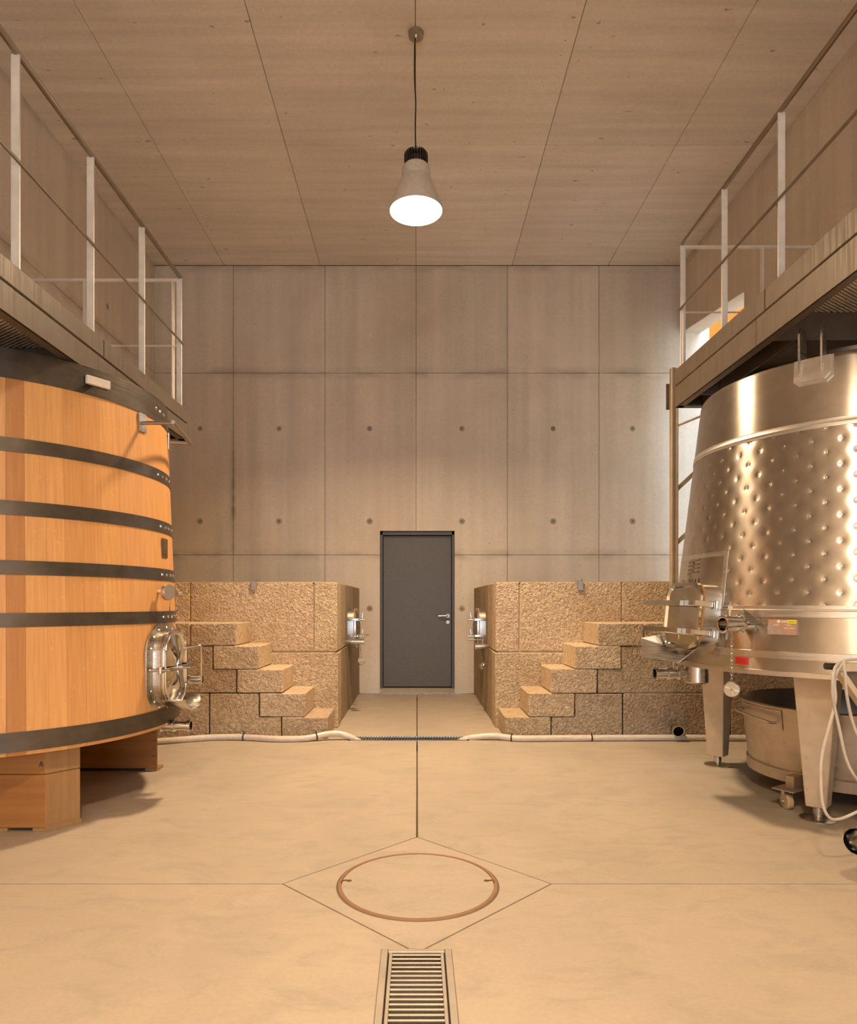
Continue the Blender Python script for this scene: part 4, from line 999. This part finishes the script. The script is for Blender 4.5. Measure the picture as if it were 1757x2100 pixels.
# ------------------------------------------------------------------ walkways
def walkway(s, xe, y_end, z_top, z_mid, z_bot, posts, z_rail, z_midrail, seam_u, seam_l, yb, end_x, mat, label, xw):
    t = thing('steel_walkway', (s * xe, y_end, z_bot), label, 'walkway')
    Y0 = -1.0
    def bx(x0, x1, y0, y1, z0, z1, name, m, **k):
        a, b = sorted((s * x0, s * x1)); return MB().box((a, y0, z0), (b, y1, z1)).build(name, m, t, smooth=0, **k)
    for y0, y1 in ((Y0, seam_u), (seam_u, y_end)): bx(xe, xe + .04, y0 + .0015, y1 - .0015, z_mid + .002, z_top, 'fascia_plate', mat, bevel=.006)
    for y0, y1 in ((Y0, seam_l), (seam_l, y_end)):
        a, b = sorted((s * (xe + .004), s * (xe + .012))); mb = MB().box((a, y0 + .0015, z_bot), (b, y1 - .0015, z_mid - .002))
        a, b = sorted((s * (xe + .004), s * (xe + .06))); mb.box((a, y0 + .0015, z_bot), (b, y1 - .0015, z_bot + .007)); mb.build('fascia_channel', mat, t, bevel=.002, smooth=0)
    bx(xe + .012, xw, y_end - .012, y_end, z_bot, z_mid, 'end_channel', mat, bevel=.002); bx(xe + .04, xw, y_end - .04, y_end, z_mid + .002, z_top, 'end_plate', mat, bevel=.004)
    bx(xe + .012, xw, y_end - .07, y_end - .012, z_bot, z_bot + .007, 'end_flange', mat)
    zd = z_mid - .005
    bx(xe + .012, xw, Y0, y_end - .012, zd, zd + .006, 'deck_plate', M['deck'])
    if s > 0: bx(xe + .20, xe + .212, yb[1] + .012, y_end - .012, z_bot + .01, zd, 'stringer', mat, bevel=.001)
    for y in yb: bx(xe + .012, xw, y, y + .012, z_bot + .005, zd, 'cross_beam', mat)
    # raised pattern of the tread plate seen from below, only where it can be seen
    mb = MB(); x = xe + .08; i = 0
    prof = [(.0078, 0), (.006, .003), (.0006, .0042)]
    while x < xe + .95:
        y = 2.55 + (.0125 if i % 2 else 0)
        while y < yb[1] - .02:
            c_ = Vector((s * x, y, zd)); q = []
            for k in range(6): aa = k * PI / 3; q.append(c_ + Vector((.0085 * math.cos(aa), .0062 * math.sin(aa), 0)))
            q2 = [c_ + (p - c_) * .5 + Vector((0, 0, -.0038)) for p in q]
            mb.add(q + q2, [(k, (k+1) % 6, 6 + (k+1) % 6, 6 + k) for k in range(6)] + [tuple(range(6, 12))]); y += .025
        x += .0185; i += 1
    tag(mb.build('tread_studs', M['stud'], t, smooth=50), None, None, None, 'stuff')
    # railing
    xp = xe + .045
    for y in posts: bx(xp, xp + .040, y - .006, y + .006, z_top - .10, z_rail, 'post', M['post'], bevel=.0015)
    MB().tube([(s * (xp + .015), Y0, z_rail + .010), (s * (xp + .015), posts[0] + .01, z_rail + .010)], .0155, 10).build('handrail', M['rail'], t)
    MB().tube([(s * (xp - .003), Y0, z_midrail), (s * (xp - .003), posts[0] + .02, z_midrail)], .0085, 8).build('mid_rail', M['rail'], t)
    yr = posts[0] + .005
    MB().tube([(s * (xp + .02), yr, z_rail - .012), (s * xw, yr, z_rail - .012)], .0145, 10).build('handrail', M['post'], t)
    MB().tube([(s * (xp + .02), yr, z_midrail - .02), (s * xw, yr, z_midrail - .02)], .007, 8).build('mid_rail', M['post'], t)
    for x in end_x: bx(x, x + .012, yr - .02, yr + .02, z_top - .10, z_rail - .012, 'end_post', M['post'], bevel=.001)
    return t
wkl = walkway(-1, 1.81, 5.30, 2.72, 2.607, 2.472, [5.30 - .72 * k for k in range(9)], 3.755, 3.245, 3.885, 4.05, (2.2, 3.72, 5.0), (1.92, 2.615), M['fascia'], 'brown steel walkway with railing above the oak vat', 3.49)
wkr = walkway(1, 2.045, 5.335, 3.045, 2.912, 2.742, [5.335 - .721 * k for k in range(9)], 4.035, 3.525, 3.953, 4.06, (2.3, 3.97, 5.0), (2.105, 2.735), M['fascia2'], 'bronze steel walkway with railing above the steel tank', 3.51)
# ladder standing on the granite landing behind the tank
ld = thing('ladder_frame', (2.335, 6.1, 1.02), 'tall narrow steel ladder frame standing behind the steel tank', 'ladder')
def ch(x, name='stile'):
    mb = MB(); mb.box((x - .030, 6.08, 1.02), (x - .012, 6.14, 3.33)); mb.box((x - .012, 6.085, 1.02), (x + .016, 6.092, 3.33)); mb.box((x + .016, 6.08, 1.02), (x + .030, 6.14, 3.20)); return mb.build(name, M['post'] if 0 else M['satin'], ld, bevel=.002, smooth=0)
ch(2.335); ch(2.84)
MB().tube([(2.35, 6.1, 2.80), (2.84, 5.9, 2.98)], .010, 8).build('rung', M['satin'], ld)
for z in (2.215, 1.73):
    MB().obox((2.595, 6.1, z + .235), Vector((.25, 0, .235)), Vector((0, .012, 0)), Vector((-.012, 0, .012))).build('brace', M['satin'], ld, smooth=0)
MB().box((2.280, 6.142, 2.965), (2.330, 6.156, 3.20)).build('hook_plate', M['fascia2'], ld, smooth=0)

# ------------------------------------------------------------------ pendant lamps
def pendant(x, y, label):
    z0 = 4.29; t = thing('pendant_lamp', (x, y, z0), label, 'lamp')
    MB().lathe([(.001, ZC - .055), (.02, ZC - .05), (.03, ZC - .035), (.058, ZC - .03), (.062, ZC)], (x, y, 0), n=24).build('canopy', M['handle'], t)
    path = smooth_path([(x, y, ZC - .03), (x - .010, y - .01, ZC - .10), (x - .012, y, ZC - .35), (x - .002, y, ZC - .55), (x - .006, y, ZC - .75), (x, y, 4.74)], 6)
    MB().tube(path, .0055, 8).build('cord', M['black'], t)
    hs = MB().lathe([(.001, 4.64), (.072, 4.64), (.072, 4.70), (.001, 4.71)], (x, y, 0), n=24).build('heat_sink', M['lampmetal'], t)
    fin = MB().prism([(.02, -.0022, 4.64), (.094, -.0022, 4.64), (.094, -.0022, 4.735), (.078, -.0022, 4.757), (.02, -.0022, 4.757)], (0, .0044, 0)).mesh('fin', M['lampmetal'], smooth=0)
    for k in range(26): link('fin', fin, hs, Matrix.Translation((x, y, 0)) @ Matrix.Rotation(k * 2 * PI / 26, 4, 'Z'))
    MB().lathe([(.001, 4.648), (.092, 4.648), (.108, 4.630), (.114, 4.60), (.114, 4.545), (.108, 4.545)], (x, y, 0), n=48).build('collar', M['lampshade'], t)
    MB().lathe([(.113, 4.548), (.124, 4.53), (.212, 4.312), (.213, z0), (.207, z0), (.206, 4.312), (.118, 4.53)], (x, y, 0), n=64).build('shade', M['lampshade'], t)
    MB().lathe([(.206, z0 + .012), (.10, z0 + .020), (.001, z0 + .022)], (x, y, 0), n=48).build('diffuser', M['diffuser'], t)
    l = bpy.data.lights.new('pendant_light', 'AREA'); l.shape = 'DISK'; l.size = .38; l.energy = LAMP_POWER; l.color = LAMP_COLOR; l.spread = math.radians(146)
    o = bpy.data.objects.new('pendant_light', l); COL.objects.link(o); o.location = (x, y, z0 + .004)
    o.parent = t; o.matrix_parent_inverse = Matrix.Translation(-wloc(t))
    return t
pendant(-.008, 5.31, 'cream bell-shaped pendant lamp lit on a dark cord in the middle')
pendant(-.008, -.4, 'cream bell-shaped pendant lamp hanging above the camera')
pendant(-1.8, -3.3, 'added unseen pendant lamp for warm fill behind the camera on the vat side')  # this lamp and the next are added to warm faces turned to the camera
pendant(1.8, -3.3, 'added unseen pendant lamp for warm fill behind the camera on the tank side')
